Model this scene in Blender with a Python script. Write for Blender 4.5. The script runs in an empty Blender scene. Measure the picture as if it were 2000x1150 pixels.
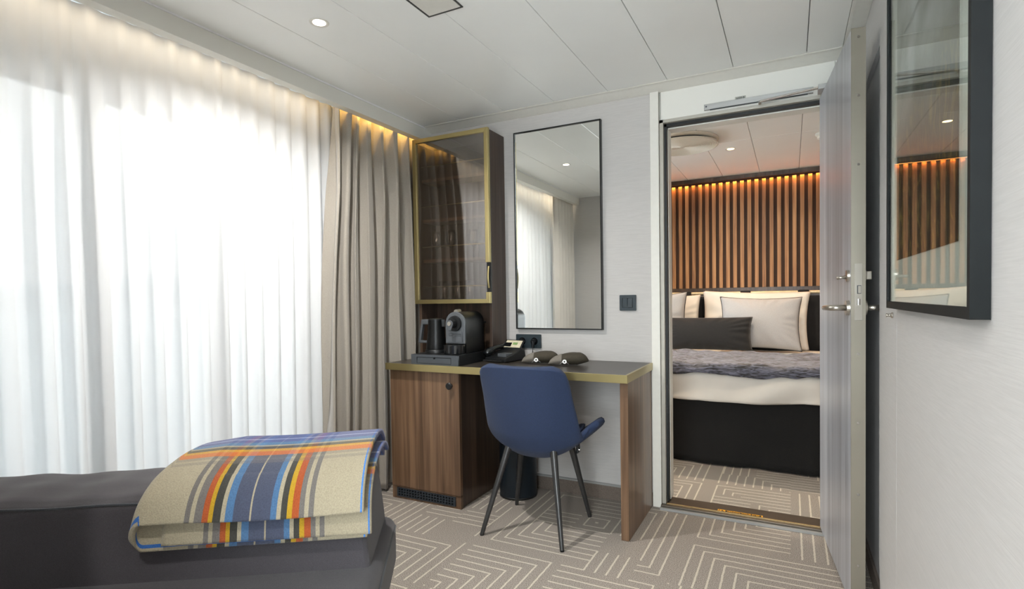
import bpy, bmesh, math, random
from mathutils import Vector, Matrix
R = math.radians
random.seed(7)
C = bpy.context.scene.collection
scene = bpy.context.scene

# ---------------------------------------------------------------- camera
H = 1.083
F, CX, CY = 1064.3, 1000.0, 607.8
yaw, pitch, roll = -.473, .0244, -.0148
A_ = Matrix(((math.cos(yaw), -math.sin(yaw), 0), (0, 0, -1), (math.sin(yaw), math.cos(yaw), 0)))
P_ = Matrix(((1, 0, 0), (0, math.cos(pitch), -math.sin(pitch)), (0, math.sin(pitch), math.cos(pitch))))
R_ = Matrix(((math.cos(roll), -math.sin(roll), 0), (math.sin(roll), math.cos(roll), 0), (0, 0, 1)))
M_ = R_ @ P_ @ A_
cd = bpy.data.cameras.new('camera'); cam = bpy.data.objects.new('camera', cd); C.objects.link(cam)
rm = Matrix((M_[0], -M_[1], -M_[2])).transposed()
cam.matrix_world = Matrix.Translation((0, 0, H)) @ rm.to_4x4()
cd.sensor_width = 36; cd.lens = F / 2000 * 36; cd.shift_y = (CY - 575) / 2000; cd.clip_start = .02; cd.clip_end = 5000
scene.camera = cam

# ---------------------------------------------------------------- world, exposure, area lights
def lin(c):
    return tuple((x / 255 / 12.92) if x / 255 <= .04045 else ((x / 255 + .055) / 1.055) ** 2.4 for x in c[:3]) + (1,)
scene.view_settings.view_transform = 'Standard'; scene.view_settings.look = 'None'
scene.view_settings.exposure = 0.66; scene.view_settings.gamma = 1; scene.view_settings.use_curve_mapping = False
scene.cycles.use_denoising = True
scene.cycles.max_bounces = 12; scene.cycles.diffuse_bounces = 6; scene.cycles.transparent_max_bounces = 24
scene.cycles.sample_clamp_indirect = 6
w = bpy.data.worlds.new('overcast_sky'); scene.world = w; w.use_nodes = True
nt = w.node_tree; nt.nodes.clear()
o_ = nt.nodes.new('ShaderNodeOutputWorld'); b_ = nt.nodes.new('ShaderNodeBackground')
tc = nt.nodes.new('ShaderNodeTexCoord'); sp = nt.nodes.new('ShaderNodeSeparateXYZ'); cr = nt.nodes.new('ShaderNodeValToRGB')
nt.links.new(tc.outputs['Generated'], sp.inputs[0]); nt.links.new(sp.outputs['Z'], cr.inputs[0])
cr.color_ramp.elements[0].position = 0.0; cr.color_ramp.elements[0].color = (.90, .955, 1.0, 1)
cr.color_ramp.elements[1].position = 0.5; cr.color_ramp.elements[1].color = (.915, .97, 1, 1)
nt.links.new(cr.outputs[0], b_.inputs[0]); b_.inputs[1].default_value = 12.0; nt.links.new(b_.outputs[0], o_.inputs[0])

def area(name, loc, rot, sx, sy, power, col, spread=180, portal=False):
    l = bpy.data.lights.new(name, 'AREA'); l.shape = 'RECTANGLE'; l.size = sx; l.size_y = sy
    l.energy = power; l.color = col; l.spread = R(spread)
    if portal: l.cycles.is_portal = True
    o = bpy.data.objects.new(name, l); o.location = loc; o.rotation_euler = rot; C.objects.link(o); return o
# daylight portals in the window openings, one of them an added fill window
area('portal_window_1', (-2.42, 1.2, 1.0), (0, R(-90), 0), 1.8, 2.0, 1, (1, 1, 1), portal=True)
area('portal_fill_window', (-.25, -1.11, 1.2), (R(90), 0, 0), .96, 1.72, 1, (1, 1, 1), portal=True)
area('portal_window_3', (-2.42, 3.85, 1.3), (0, R(-90), 0), 1.0, .9, 1, (1, 1, 1), portal=True)
# warm LED strips in the curtain pocket and above the slatted headboard
area('led_curtain', (-2.09, 1.1, 2.118), (0, 0, 0), .015, 1.9, 1.1, (1, .84, .62), 170)
area('led_drape', (-2.012, 2.43, 2.118), (0, R(-25), 0), .012, .72, 1.3, (1, .60, .16), 170)
area('led_headboard', (-.6, 5.185, 2.082), (0, 0, 0), 2.6, .012, 4.5, (1, .38, .08), 160)

# ---------------------------------------------------------------- materials
MAT = {}
def nodes(m):
    m.use_nodes = True; n = m.node_tree; n.nodes.clear()
    out = n.nodes.new('ShaderNodeOutputMaterial'); return n, out
def L(n, a, b): n.links.new(a, b)
def pmat(name, col, rough=.6, metal=0, noise=None, bump=None, spec=.5, var=.12, sheen=0, coat=0, aniso=0):
    m = bpy.data.materials.new(name); n, out = nodes(m)
    p = n.nodes.new('ShaderNodeBsdfPrincipled'); L(n, p.outputs[0], out.inputs[0])
    c = lin(col); p.inputs['Base Color'].default_value = c; p.inputs['Roughness'].default_value = rough
    p.inputs['Metallic'].default_value = metal; p.inputs['Specular IOR Level'].default_value = spec
    if sheen: p.inputs['Sheen Weight'].default_value = sheen; p.inputs['Sheen Roughness'].default_value = .5
    if coat: p.inputs['Coat Weight'].default_value = coat; p.inputs['Coat Roughness'].default_value = .1
    g = n.nodes.new('ShaderNodeNewGeometry'); mp = n.nodes.new('ShaderNodeMapping'); L(n, g.outputs['Position'], mp.inputs[0])
    if noise is None: noise = (40, 40, 40)
    mp.inputs['Scale'].default_value = noise
    nz = n.nodes.new('ShaderNodeTexNoise'); L(n, mp.outputs[0], nz.inputs['Vector']); nz.inputs['Scale'].default_value = 1; nz.inputs['Detail'].default_value = 4
    r = n.nodes.new('ShaderNodeValToRGB'); L(n, nz.outputs[0], r.inputs[0])
    r.color_ramp.elements[0].position = .3; r.color_ramp.elements[1].position = .7
    r.color_ramp.elements[0].color = tuple(x * (1 - var) for x in c[:3]) + (1,); r.color_ramp.elements[1].color = tuple(min(1, x * (1 + var)) for x in c[:3]) + (1,)
    L(n, r.outputs[0], p.inputs['Base Color'])
    if bump:
        b = n.nodes.new('ShaderNodeBump'); b.inputs['Strength'].default_value = bump; b.inputs['Distance'].default_value = .002
        L(n, nz.outputs[0], b.inputs['Height']); L(n, b.outputs[0], p.inputs['Normal'])
    MAT[name] = m; return m
def woodmat(name, c1, c2, c3, scale=(55, 55, 1.6), rough=.38, bump=.08, big=.5):
    m = bpy.data.materials.new(name); n, out = nodes(m)
    p = n.nodes.new('ShaderNodeBsdfPrincipled'); L(n, p.outputs[0], out.inputs[0]); p.inputs['Roughness'].default_value = rough
    g = n.nodes.new('ShaderNodeNewGeometry'); mp = n.nodes.new('ShaderNodeMapping'); L(n, g.outputs['Position'], mp.inputs[0]); mp.inputs['Scale'].default_value = scale
    nz = n.nodes.new('ShaderNodeTexNoise'); L(n, mp.outputs[0], nz.inputs['Vector']); nz.inputs['Scale'].default_value = 1; nz.inputs['Detail'].default_value = 6; nz.inputs['Distortion'].default_value = .4
    mp2 = n.nodes.new('ShaderNodeMapping'); L(n, g.outputs['Position'], mp2.inputs[0]); mp2.inputs['Scale'].default_value = tuple(s * .18 for s in scale)
    nz2 = n.nodes.new('ShaderNodeTexNoise'); L(n, mp2.outputs[0], nz2.inputs['Vector']); nz2.inputs['Scale'].default_value = 1; nz2.inputs['Detail'].default_value = 3
    mx = n.nodes.new('ShaderNodeMath'); mx.operation = 'MULTIPLY_ADD'; L(n, nz2.outputs[0], mx.inputs[0]); mx.inputs[1].default_value = big; 
    m2 = n.nodes.new('ShaderNodeMath'); m2.operation = 'MULTIPLY'; L(n, nz.outputs[0], m2.inputs[0]); m2.inputs[1].default_value = 1 - big; L(n, m2.outputs[0], mx.inputs[2])
    r = n.nodes.new('ShaderNodeValToRGB'); L(n, mx.outputs[0], r.inputs[0])
    e = r.color_ramp.elements; e[0].position = .36; e[0].color = lin(c1); e[1].position = .64; e[1].color = lin(c3)
    k = e.new(.5); k.color = lin(c2)
    L(n, r.outputs[0], p.inputs['Base Color'])
    b = n.nodes.new('ShaderNodeBump'); b.inputs['Strength'].default_value = bump; b.inputs['Distance'].default_value = .001
    L(n, nz.outputs[0], b.inputs['Height']); L(n, b.outputs[0], p.inputs['Normal'])
    MAT[name] = m; return m
def glassmat(name, tint, gloss_ior=1.5, rough=0.0, boost=0.0, mul=1.6):
    m = bpy.data.materials.new(name); n, out = nodes(m)
    t = n.nodes.new('ShaderNodeBsdfTransparent'); t.inputs[0].default_value = tint + (1,)
    g = n.nodes.new('ShaderNodeBsdfGlossy'); g.inputs['Roughness'].default_value = rough
    f = n.nodes.new('ShaderNodeFresnel'); f.inputs[0].default_value = gloss_ior
    a = n.nodes.new('ShaderNodeMath'); a.operation = 'MULTIPLY_ADD'; a.use_clamp = True; L(n, f.outputs[0], a.inputs[0]); a.inputs[1].default_value = mul; a.inputs[2].default_value = boost
    mx = n.nodes.new('ShaderNodeMixShader'); L(n, a.outputs[0], mx.inputs[0]); L(n, t.outputs[0], mx.inputs[1]); L(n, g.outputs[0], mx.inputs[2]); L(n, mx.outputs[0], out.inputs[0])
    MAT[name] = m; return m
def emitmat(name, col, s):
    m = bpy.data.materials.new(name); n, out = nodes(m); e = n.nodes.new('ShaderNodeEmission'); e.inputs[0].default_value = lin(col); e.inputs[1].default_value = s
    L(n, e.outputs[0], out.inputs[0]); MAT[name] = m; return m

pmat('ceiling_panel', (243, 244, 241), .32, var=.015, noise=(3, 3, 3), spec=.4)
pmat('seam_dark', (70, 70, 66), .8)
pmat('trim_white', (222, 220, 212), .4, var=.02)
pmat('wallpaper', (190, 187, 184), .75, noise=(14, 14, 420), var=.06, bump=.35)
pmat('wallpaper_side', (199, 197, 195), .75, noise=(14, 14, 420), var=.04, bump=.12)
pmat('pocket_paint', (238, 239, 240), .6, var=.02)
pmat('window_frame', (225, 228, 230), .4, var=.02)
pmat('fascia_paint', (226, 225, 218), .45, var=.015, noise=(4, 4, 4))
pmat('gasket', (7, 11, 13), .5)
pmat('steel_jamb', (176, 172, 162), .35, .2, var=.03)
pmat('sill_metal', (92, 84, 74), .4, .6, noise=(3, 300, 300))
pmat('sill_rib', (190, 165, 120), .35, .8)
pmat('skirting_carpet', (112, 101, 92), .95, noise=(260, 260, 260), var=.3, bump=.5)
pmat('aluminium', (168, 168, 166), .4, .35, noise=(4, 4, 300))
woodmat('walnut', (76, 57, 43), (108, 83, 63), (136, 108, 84), rough=.3)
woodmat('walnut_dark', (48, 37, 30), (68, 53, 43), (88, 70, 57), rough=.35)
woodmat('door_laminate', (148, 149, 154), (170, 172, 178), (196, 198, 203), scale=(70, 70, 1.2), rough=.35, bump=.04)
woodmat('oak_slat', (112, 74, 44), (158, 112, 70), (182, 135, 90), scale=(60, 60, 2.5), rough=.5)
pmat('desktop', (58, 53, 48), .3, noise=(4, 120, 4), var=.2, bump=.05, spec=.35)
pmat('brass', (180, 165, 116), .32, .85, noise=(6, 6, 6), var=.05)
pmat('backing_brown', (66, 46, 34), .75, noise=(60, 60, 2), var=.25)
pmat('rail_cream', (214, 200, 164), .35, .3)
pmat('brass_dark', (128, 108, 66), .35, .7, noise=(6, 6, 6), var=.05)
pmat('black_metal', (17, 18, 19), .35, .3)
pmat('black_plastic', (19, 21, 23), .38)
pmat('black_gloss', (16, 18, 20), .15, coat=.3)
pmat('grey_plastic', (94, 98, 102), .35, .3, var=.03)
pmat('tray_grey', (76, 81, 86), .45, .2, var=.03)
pmat('chrome', (205, 203, 198), .12, 1)
pmat('satin_steel', (178, 172, 162), .28, .9, noise=(8, 8, 8), var=.04)
pmat('edge_steel', (146, 140, 128), .35, .55, noise=(6, 6, 6), var=.05)
pmat('anthracite_switch', (38, 50, 56), .45)
pmat('chair_fabric', (35, 50, 80), .9, noise=(700, 700, 700), var=.35, bump=.5, sheen=.06)
pmat('chair_leg', (66, 66, 66), .33, .5)
pmat('bin_black', (24, 34, 42), .45, .2)
pmat('sofa_grey', (58, 55, 59), .95, noise=(600, 600, 600), var=.25, bump=.5, sheen=.2)
pmat('sofa_dark', (50, 53, 58), .95, noise=(600, 600, 600), var=.25, bump=.5, sheen=.2)
pmat('drape', (165, 158, 147), .8, noise=(300, 300, 300), var=.08, bump=.2, sheen=.3)
pmat('linen_white', (216, 211, 203), .85, noise=(8, 8, 8), var=.03, bump=.1)
pmat('euro_grey', (166, 166, 168), .8, noise=(200, 200, 200), var=.06, bump=.2)
pmat('piping_dark', (60, 60, 62), .8)
pmat('velvet_dark', (17, 17, 19), .85, noise=(60, 60, 60), var=.2, sheen=.15)
pmat('skirt_black', (18, 18, 18), .95, noise=(300, 300, 300), var=.3, bump=.4)
pmat('mattress', (215, 208, 196), .9)
pmat('slipper_olive', (62, 56, 44), .85, noise=(200, 200, 200), var=.15, bump=.3)
pmat('slipper_grey', (120, 114, 105), .8, noise=(200, 200, 200), var=.1)
pmat('white_badge', (235, 235, 235), .5, var=.01)
pmat('paper_label', (205, 196, 170), .6)
pmat('label_green', (120, 150, 90), .6)
pmat('silver_tape', (160, 160, 150), .4, .3)
pmat('sticker_yellow', (245, 175, 20), .5, var=.02)
pmat('sticker_black', (20, 16, 10), .5, var=.02)
pmat('mat_board', (226, 232, 226), .7, var=.01)
pmat('frame_black', (14, 18, 19), .6, spec=.25)
pmat('frame_bronze', (98, 90, 82), .35, .5)
pmat('diffuser_white', (214, 206, 192), .5, var=.02)
pmat('vent_black', (44, 52, 60), .5)
pmat('void_black', (4, 4, 4), .9)
pmat('sea', (226, 234, 238), .5, var=.03, noise=(.01, .01, .01))
pmat('hill', (224, 229, 232), .9, var=.1, noise=(.01, .01, .01))
pmat('cord_black', (14, 14, 15), .5)
emitmat('lamp_glow', (255, 236, 214), 9)
emitmat('lamp_glow_warm', (255, 214, 150), 9)
glassmat('clear_glass', (.98, .99, .985), 1.45)
glassmat('cabinet_glass', (.80, .74, .69), 1.5, boost=.11)
glassmat('picture_glass', (.97, .985, .97), 1.5, mul=.5)
glassmat('drinking_glass', (.95, .95, .94), 1.6, boost=.10)
m = bpy.data.materials.new('mirror_glass'); n, out = nodes(m); g = n.nodes.new('ShaderNodeBsdfGlossy'); g.inputs[0].default_value = (.9, .92, .9, 1); g.inputs['Roughness'].default_value = 0.0; L(n, g.outputs[0], out.inputs[0]); MAT['mirror_glass'] = m
# sheer voile: part see-through, part glowing with the daylight behind it
m = bpy.data.materials.new('sheer_voile'); n, out = nodes(m)
t = n.nodes.new('ShaderNodeBsdfTransparent'); tl = n.nodes.new('ShaderNodeBsdfTranslucent'); df = n.nodes.new('ShaderNodeBsdfDiffuse')
tl.inputs[0].default_value = (.092, .0935, .095, 1); df.inputs[0].default_value = (.90, .905, .91, 1)
m1 = n.nodes.new('ShaderNodeMixShader'); m1.inputs[0].default_value = .80; L(n, tl.outputs[0], m1.inputs[1]); L(n, df.outputs[0], m1.inputs[2])
lw = n.nodes.new('ShaderNodeLayerWeight'); lw.inputs[0].default_value = .35
mm = n.nodes.new('ShaderNodeMath'); mm.operation = 'MULTIPLY_ADD'; mm.use_clamp = True; L(n, lw.outputs['Facing'], mm.inputs[0]); mm.inputs[1].default_value = -.022; mm.inputs[2].default_value = .022
m2 = n.nodes.new('ShaderNodeMixShader'); L(n, mm.outputs[0], m2.inputs[0]); L(n, m1.outputs[0], m2.inputs[1]); L(n, t.outputs[0], m2.inputs[2]); L(n, m2.outputs[0], out.inputs[0]); MAT['sheer_voile'] = m

# carpet: taupe pile with a maze of pale lines
def carpetmat(name):
    m = bpy.data.materials.new(name); n, out = nodes(m)
    p = n.nodes.new('ShaderNodeBsdfPrincipled'); L(n, p.outputs[0], out.inputs[0]); p.inputs['Roughness'].default_value = .95; p.inputs['Specular IOR Level'].default_value = .1
    g = n.nodes.new('ShaderNodeNewGeometry'); s = n.nodes.new('ShaderNodeSeparateXYZ')
    wob = n.nodes.new('ShaderNodeTexNoise'); wob.inputs['Scale'].default_value = 45; L(n, g.outputs['Position'], wob.inputs['Vector'])
    va = n.nodes.new('ShaderNodeVectorMath'); va.operation = 'SCALE'; L(n, wob.outputs['Color'], va.inputs[0]); va.inputs['Scale'].default_value = .005
    vb = n.nodes.new('ShaderNodeVectorMath'); vb.operation = 'ADD'; L(n, g.outputs['Position'], vb.inputs[0]); L(n, va.outputs[0], vb.inputs[1]); L(n, vb.outputs[0], s.inputs[0])
    def M(op, a, b=None, c=None, clamp=False):
        q = n.nodes.new('ShaderNodeMath'); q.operation = op; q.use_clamp = clamp
        for i, v in enumerate((a, b, c)):
            if v is None: continue
            if isinstance(v, (int, float)): q.inputs[i].default_value = v
            else: L(n, v, q.inputs[i])
        return q.outputs[0]
    S = .046
    def layer(cell, ox, oy, seed):
        x = M('ADD', s.outputs['X'], 20 * cell + ox); y = M('ADD', s.outputs['Y'], 20 * cell + oy)
        cx_ = M('DIVIDE', x, cell); cy_ = M('DIVIDE', y, cell)
        ix = M('FLOOR', cx_); iy = M('FLOOR', cy_)
        fx = M('MULTIPLY', M('SUBTRACT', cx_, ix), cell); fy = M('MULTIPLY', M('SUBTRACT', cy_, iy), cell)
        cb = n.nodes.new('ShaderNodeCombineXYZ'); L(n, ix, cb.inputs[0]); L(n, iy, cb.inputs[1]); cb.inputs[2].default_value = seed
        wn = n.nodes.new('ShaderNodeTexWhiteNoise'); L(n, cb.outputs[0], wn.inputs['Vector'])
        sc = n.nodes.new('ShaderNodeSeparateColor'); L(n, wn.outputs['Color'], sc.inputs[0])
        r1 = M('GREATER_THAN', sc.outputs[0], .5); r2 = M('GREATER_THAN', sc.outputs[1], .5)
        # flip each axis at random, then run lines round one corner of the cell
        gx = M('ADD', M('MULTIPLY', r1, M('SUBTRACT', cell, fx)), M('MULTIPLY', M('SUBTRACT', 1, r1), fx))
        gy = M('ADD', M('MULTIPLY', r2, M('SUBTRACT', cell, fy)), M('MULTIPLY', M('SUBTRACT', 1, r2), fy))
        return M('MAXIMUM', gx, gy), gx, gy, sc.outputs[2], wn.outputs['Value']
    dmax, gx, gy, rnd, val = layer(S * 9, 0, 0, 1.0)
    _, hx, hy, rnd2, val2 = layer(S * 4, 0, 0, 7.0)
    # 0..: most cells nest L-shaped lines, some hold straight runs
    isx = M('GREATER_THAN', rnd2, .91); isy = M('LESS_THAN', rnd2, .08)
    d = M('ADD', M('MULTIPLY', isx, s.outputs['X']), M('MULTIPLY', M('SUBTRACT', 1, isx), M('ADD', M('MULTIPLY', isy, s.outputs['Y']), M('MULTIPLY', M('SUBTRACT', 1, isy), dmax))))
    fr = M('FRACT', M('DIVIDE', M('ADD', d, 20 * S), S))
    line = M('LESS_THAN', fr, .16)
    plain = M('GREATER_THAN', val2, .95)
    line = M('MULTIPLY', line, M('SUBTRACT', 1, plain))
    pile = n.nodes.new('ShaderNodeTexNoise'); pile.inputs['Scale'].default_value = 330; pile.inputs['Detail'].default_value = 2; L(n, g.outputs['Position'], pile.inputs['Vector'])
    r = n.nodes.new('ShaderNodeValToRGB'); L(n, pile.outputs[0], r.inputs[0]); e = r.color_ramp.elements
    e[0].position = .32; e[0].color = lin((98, 90, 82)); e[1].position = .68; e[1].color = lin((190, 181, 172))
    r2_ = n.nodes.new('ShaderNodeValToRGB'); L(n, pile.outputs[0], r2_.inputs[0]); e = r2_.color_ramp.elements
    e[0].position = .3; e[0].color = lin((180, 170, 156)); e[1].position = .7; e[1].color = lin((220, 212, 198))
    mx = n.nodes.new('ShaderNodeMix'); mx.data_type = 'RGBA'; L(n, line, mx.inputs[0]); L(n, r.outputs[0], mx.inputs[6]); L(n, r2_.outputs[0], mx.inputs[7]); L(n, mx.outputs[2], p.inputs['Base Color'])
    b = n.nodes.new('ShaderNodeBump'); b.inputs['Strength'].default_value = .6; b.inputs['Distance'].default_value = .004; L(n, pile.outputs[0], b.inputs['Height']); L(n, b.outputs[0], p.inputs['Normal'])
    MAT[name] = m
carpetmat('carpet')

# plaid blanket, driven by the UV map of the cloth (x along its length, y down its drop)
def stripes(n, src, stops):
    r = n.nodes.new('ShaderNodeValToRGB'); r.color_ramp.interpolation = 'CONSTANT'; L(n, src, r.inputs[0]); e = r.color_ramp.elements
    e[0].position = 0; e[0].color = lin(stops[0][1]); e[1].position = stops[1][0]; e[1].color = lin(stops[1][1])
    for p, c in stops[2:]:
        k = e.new(min(p, .9999)); k.color = lin(c)
    return r.outputs[0]
cream, gry, dg, org, yel, blu, sla, sky, ryl = (152, 143, 122), (104, 100, 96), (62, 61, 56), (152, 76, 42), (168, 134, 38), (72, 104, 138), (70, 75, 92), (62, 110, 150), (60, 78, 136)
m = bpy.data.materials.new('plaid_wool'); n, out = nodes(m); p = n.nodes.new('ShaderNodeBsdfPrincipled'); L(n, p.outputs[0], out.inputs[0])
p.inputs['Roughness'].default_value = .95; p.inputs['Sheen Weight'].default_value = .15; p.inputs['Specular IOR Level'].default_value = .1
uv = n.nodes.new('ShaderNodeUVMap'); s = n.nodes.new('ShaderNodeSeparateXYZ'); L(n, uv.outputs[0], s.inputs[0])
vs = stripes(n, s.outputs[0], [(0, cream), (.195, gry), (.215, cream), (.235, gry), (.27, org), (.297, yel), (.32, dg), (.352, cream), (.373, blu), (.41, sla), (.482, cream), (.49, sla), (.575, blu), (.605, cream), (.625, dg), (.652, yel), (.675, org), (.705, gry), (.73, cream), (.75, gry), (.772, cream), (.982, (70, 120, 185)), (.99, cream)])
hs = stripes(n, s.outputs[1], [(0, ryl), (.33, (150, 158, 190)), (.34, ryl), (.385, sky), (.42, cream), (.435, (70, 66, 58)), (.462, (186, 138, 22)), (.487, (186, 98, 28)), (.525, gry), (.552, cream), (.572, gry), (.60, cream)])
hm_ = stripes(n, s.outputs[1], [(0, (225,) * 3), (.31, (225,) * 3), (.335, (225,) * 3), (.525, (160,) * 3), (.552, (110,) * 3), (.572, (160,) * 3), (.60, (0,) * 3)])
mx = n.nodes.new('ShaderNodeMix'); mx.data_type = 'RGBA'; L(n, hm_, mx.inputs[0]); L(n, vs, mx.inputs[6]); L(n, hs, mx.inputs[7])
# blue blanket-stitch edge
st = stripes(n, s.outputs[1], [(0, (0, 0, 0)), (.945, (255, 255, 255)), (.97, (0, 0, 0))])
mx2 = n.nodes.new('ShaderNodeMix'); mx2.data_type = 'RGBA'; L(n, st, mx2.inputs[0]); L(n, mx.outputs[2], mx2.inputs[6]); mx2.inputs[7].default_value = lin((48, 94, 158))
nz = n.nodes.new('ShaderNodeTexNoise'); nz.inputs['Scale'].default_value = 350; nz.inputs['Detail'].default_value = 3; g = n.nodes.new('ShaderNodeNewGeometry'); L(n, g.outputs['Position'], nz.inputs['Vector'])
r = n.nodes.new('ShaderNodeValToRGB'); L(n, nz.outputs[0], r.inputs[0]); r.color_ramp.elements[0].position = .3; r.color_ramp.elements[0].color = (.72,) * 3 + (1,); r.color_ramp.elements[1].position = .65
ml = n.nodes.new('ShaderNodeMix'); ml.data_type = 'RGBA'; ml.blend_type = 'MULTIPLY'; ml.inputs[0].default_value = .8; L(n, mx2.outputs[2], ml.inputs[6]); L(n, r.outputs[0], ml.inputs[7]); L(n, ml.outputs[2], p.inputs['Base Color'])
b = n.nodes.new('ShaderNodeBump'); b.inputs['Strength'].default_value = .5; b.inputs['Distance'].default_value = .003; L(n, nz.outputs[0], b.inputs['Height']); L(n, b.outputs[0], p.inputs['Normal'])
MAT['plaid_wool'] = m

# crushed velvet throw: mottled
m = bpy.data.materials.new('crushed_velvet'); n, out = nodes(m); p = n.nodes.new('ShaderNodeBsdfPrincipled'); L(n, p.outputs[0], out.inputs[0]); p.inputs['Roughness'].default_value = .6; p.inputs['Sheen Weight'].default_value = .3
g = n.nodes.new('ShaderNodeNewGeometry'); mp = n.nodes.new('ShaderNodeMapping'); mp.inputs['Scale'].default_value = (11, 17, 60); L(n, g.outputs['Position'], mp.inputs[0])
nz = n.nodes.new('ShaderNodeTexNoise'); nz.inputs['Scale'].default_value = 1.6; nz.inputs['Detail'].default_value = 7; nz.inputs['Distortion'].default_value = 1.2; L(n, mp.outputs[0], nz.inputs['Vector'])
r = n.nodes.new('ShaderNodeValToRGB'); L(n, nz.outputs[0], r.inputs[0]); e = r.color_ramp.elements; e[0].position = .40; e[0].color = lin((22, 21, 27)); e[1].position = .62; e[1].color = lin((108, 110, 128)); L(n, r.outputs[0], p.inputs['Base Color'])
b = n.nodes.new('ShaderNodeBump'); b.inputs['Strength'].default_value = .8; b.inputs['Distance'].default_value = .01; L(n, nz.outputs[0], b.inputs['Height']); L(n, b.outputs[0], p.inputs['Normal']); MAT['crushed_velvet'] = m

# the print in the picture frame: dark undergrowth, gold leaf blades, pale sky wisps above
m = bpy.data.materials.new('botanical_print'); n, out = nodes(m); p = n.nodes.new('ShaderNodeBsdfPrincipled'); L(n, p.outputs[0], out.inputs[0]); p.inputs['Roughness'].default_value = .6
g = n.nodes.new('ShaderNodeNewGeometry'); mp = n.nodes.new('ShaderNodeMapping'); mp.inputs['Scale'].default_value = (1, 14, 7); mp.inputs['Rotation'].default_value = (R(20), 0, 0); L(n, g.outputs['Position'], mp.inputs[0])
nz = n.nodes.new('ShaderNodeTexNoise'); nz.inputs['Scale'].default_value = 1.3; nz.inputs['Detail'].default_value = 8; nz.inputs['Distortion'].default_value = 2.5; L(n, mp.outputs[0], nz.inputs['Vector'])
r = n.nodes.new('ShaderNodeValToRGB'); L(n, nz.outputs[0], r.inputs[0]); e = r.color_ramp.elements; e[0].position = .44; e[0].color = lin((34, 32, 20)); e[1].position = .68; e[1].color = lin((150, 130, 62)); k = e.new(.55); k.color = lin((62, 54, 28))
s = n.nodes.new('ShaderNodeSeparateXYZ'); L(n, g.outputs['Position'], s.inputs[0])
mr = n.nodes.new('ShaderNodeMapRange'); L(n, s.outputs['Z'], mr.inputs[0]); mr.inputs[1].default_value = 1.42; mr.inputs[2].default_value = 1.62
wisp = n.nodes.new('ShaderNodeTexNoise'); wisp.inputs['Scale'].default_value = 5; wisp.inputs['Detail'].default_value = 5; L(n, g.outputs['Position'], wisp.inputs['Vector'])
r2 = n.nodes.new('ShaderNodeValToRGB'); L(n, wisp.outputs[0], r2.inputs[0]); e = r2.color_ramp.elements; e[0].position = .4; e[0].color = lin((112, 116, 100)); e[1].position = .65; e[1].color = lin((206, 212, 214))
mx = n.nodes.new('ShaderNodeMix'); mx.data_type = 'RGBA'; L(n, mr.outputs[0], mx.inputs[0]); L(n, r.outputs[0], mx.inputs[6]); L(n, r2.outputs[0], mx.inputs[7]); L(n, mx.outputs[2], p.inputs['Base Color']); MAT['botanical_print'] = m

# ---------------------------------------------------------------- mesh helpers
def B(): return bmesh.new()
def box(bm, x0, x1, y0, y1, z0, z1):
    v = [bm.verts.new((x, y, z)) for x in (x0, x1) for y in (y0, y1) for z in (z0, z1)]
    for f in ((0, 1, 3, 2), (4, 6, 7, 5), (0, 4, 5, 1), (2, 3, 7, 6), (0, 2, 6, 4), (1, 5, 7, 3)): bm.faces.new([v[i] for i in f])
    return v
def cyl(bm, p0, p1, r0, r1=None, seg=24, caps=True):
    r1 = r0 if r1 is None else r1; p0 = Vector(p0); p1 = Vector(p1); d = (p1 - p0).normalized()
    q = d.to_track_quat('Z', 'Y'); a = []; b = []
    for i in range(seg):
        t = 2 * math.pi * i / seg; o = q @ Vector((math.cos(t), math.sin(t), 0)); a.append(bm.verts.new(p0 + o * r0)); b.append(bm.verts.new(p1 + o * r1))
    for i in range(seg): j = (i + 1) % seg; bm.faces.new((a[i], a[j], b[j], b[i]))
    if caps: bm.faces.new(a[::-1]); bm.faces.new(b)
def lathe(bm, prof, c, seg=32, closed=True):
    rings = []
    for r, z in prof: rings.append([bm.verts.new((c[0] + r * math.cos(2 * math.pi * i / seg), c[1] + r * math.sin(2 * math.pi * i / seg), c[2] + z)) for i in range(seg)])
    for a, b in zip(rings, rings[1:]):
        for i in range(seg): j = (i + 1) % seg; bm.faces.new((a[i], a[j], b[j], b[i]))
    if closed:
        bm.faces.new(rings[0][::-1]); bm.faces.new(rings[-1])
def tube(bm, pts, r, seg=10):
    pts = [Vector(p) for p in pts]; rings = []
    rr = r if isinstance(r, (list, tuple)) else [r] * len(pts)
    for i, p in enumerate(pts):
        d = (pts[min(i + 1, len(pts) - 1)] - pts[max(i - 1, 0)]).normalized(); q = d.to_track_quat('Z', 'Y')
        rings.append([bm.verts.new(p + q @ Vector((rr[i] * math.cos(2 * math.pi * k / seg), rr[i] * math.sin(2 * math.pi * k / seg), 0))) for k in range(seg)])
    for a, b in zip(rings, rings[1:]):
        for i in range(seg): j = (i + 1) % seg; bm.faces.new((a[i], a[j], b[j], b[i]))
    bm.faces.new(rings[0][::-1]); bm.faces.new(rings[-1])
def grid(bm, f, nu, nv, cu=False, cv=False, uvf=None):
    V = [[bm.verts.new(f(i / (nu - 1 if not cu else nu), j / (nv - 1 if not cv else nv))) for j in range(nv)] for i in range(nu)]
    lay = bm.loops.layers.uv.verify() if uvf else None
    for i in range(nu - (0 if cu else 1)):
        for j in range(nv - (0 if cv else 1)):
            i2, j2 = (i + 1) % nu, (j + 1) % nv
            fa = bm.faces.new((V[i][j], V[i2][j], V[i2][j2], V[i][j2]))
            if lay:
                for lp, (a, b) in zip(fa.loops, ((i, j), (i + 1, j), (i + 1, j + 1), (i, j + 1))): lp[lay].uv = uvf(a / (nu - 1), b / (nv - 1))
    return V
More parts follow.
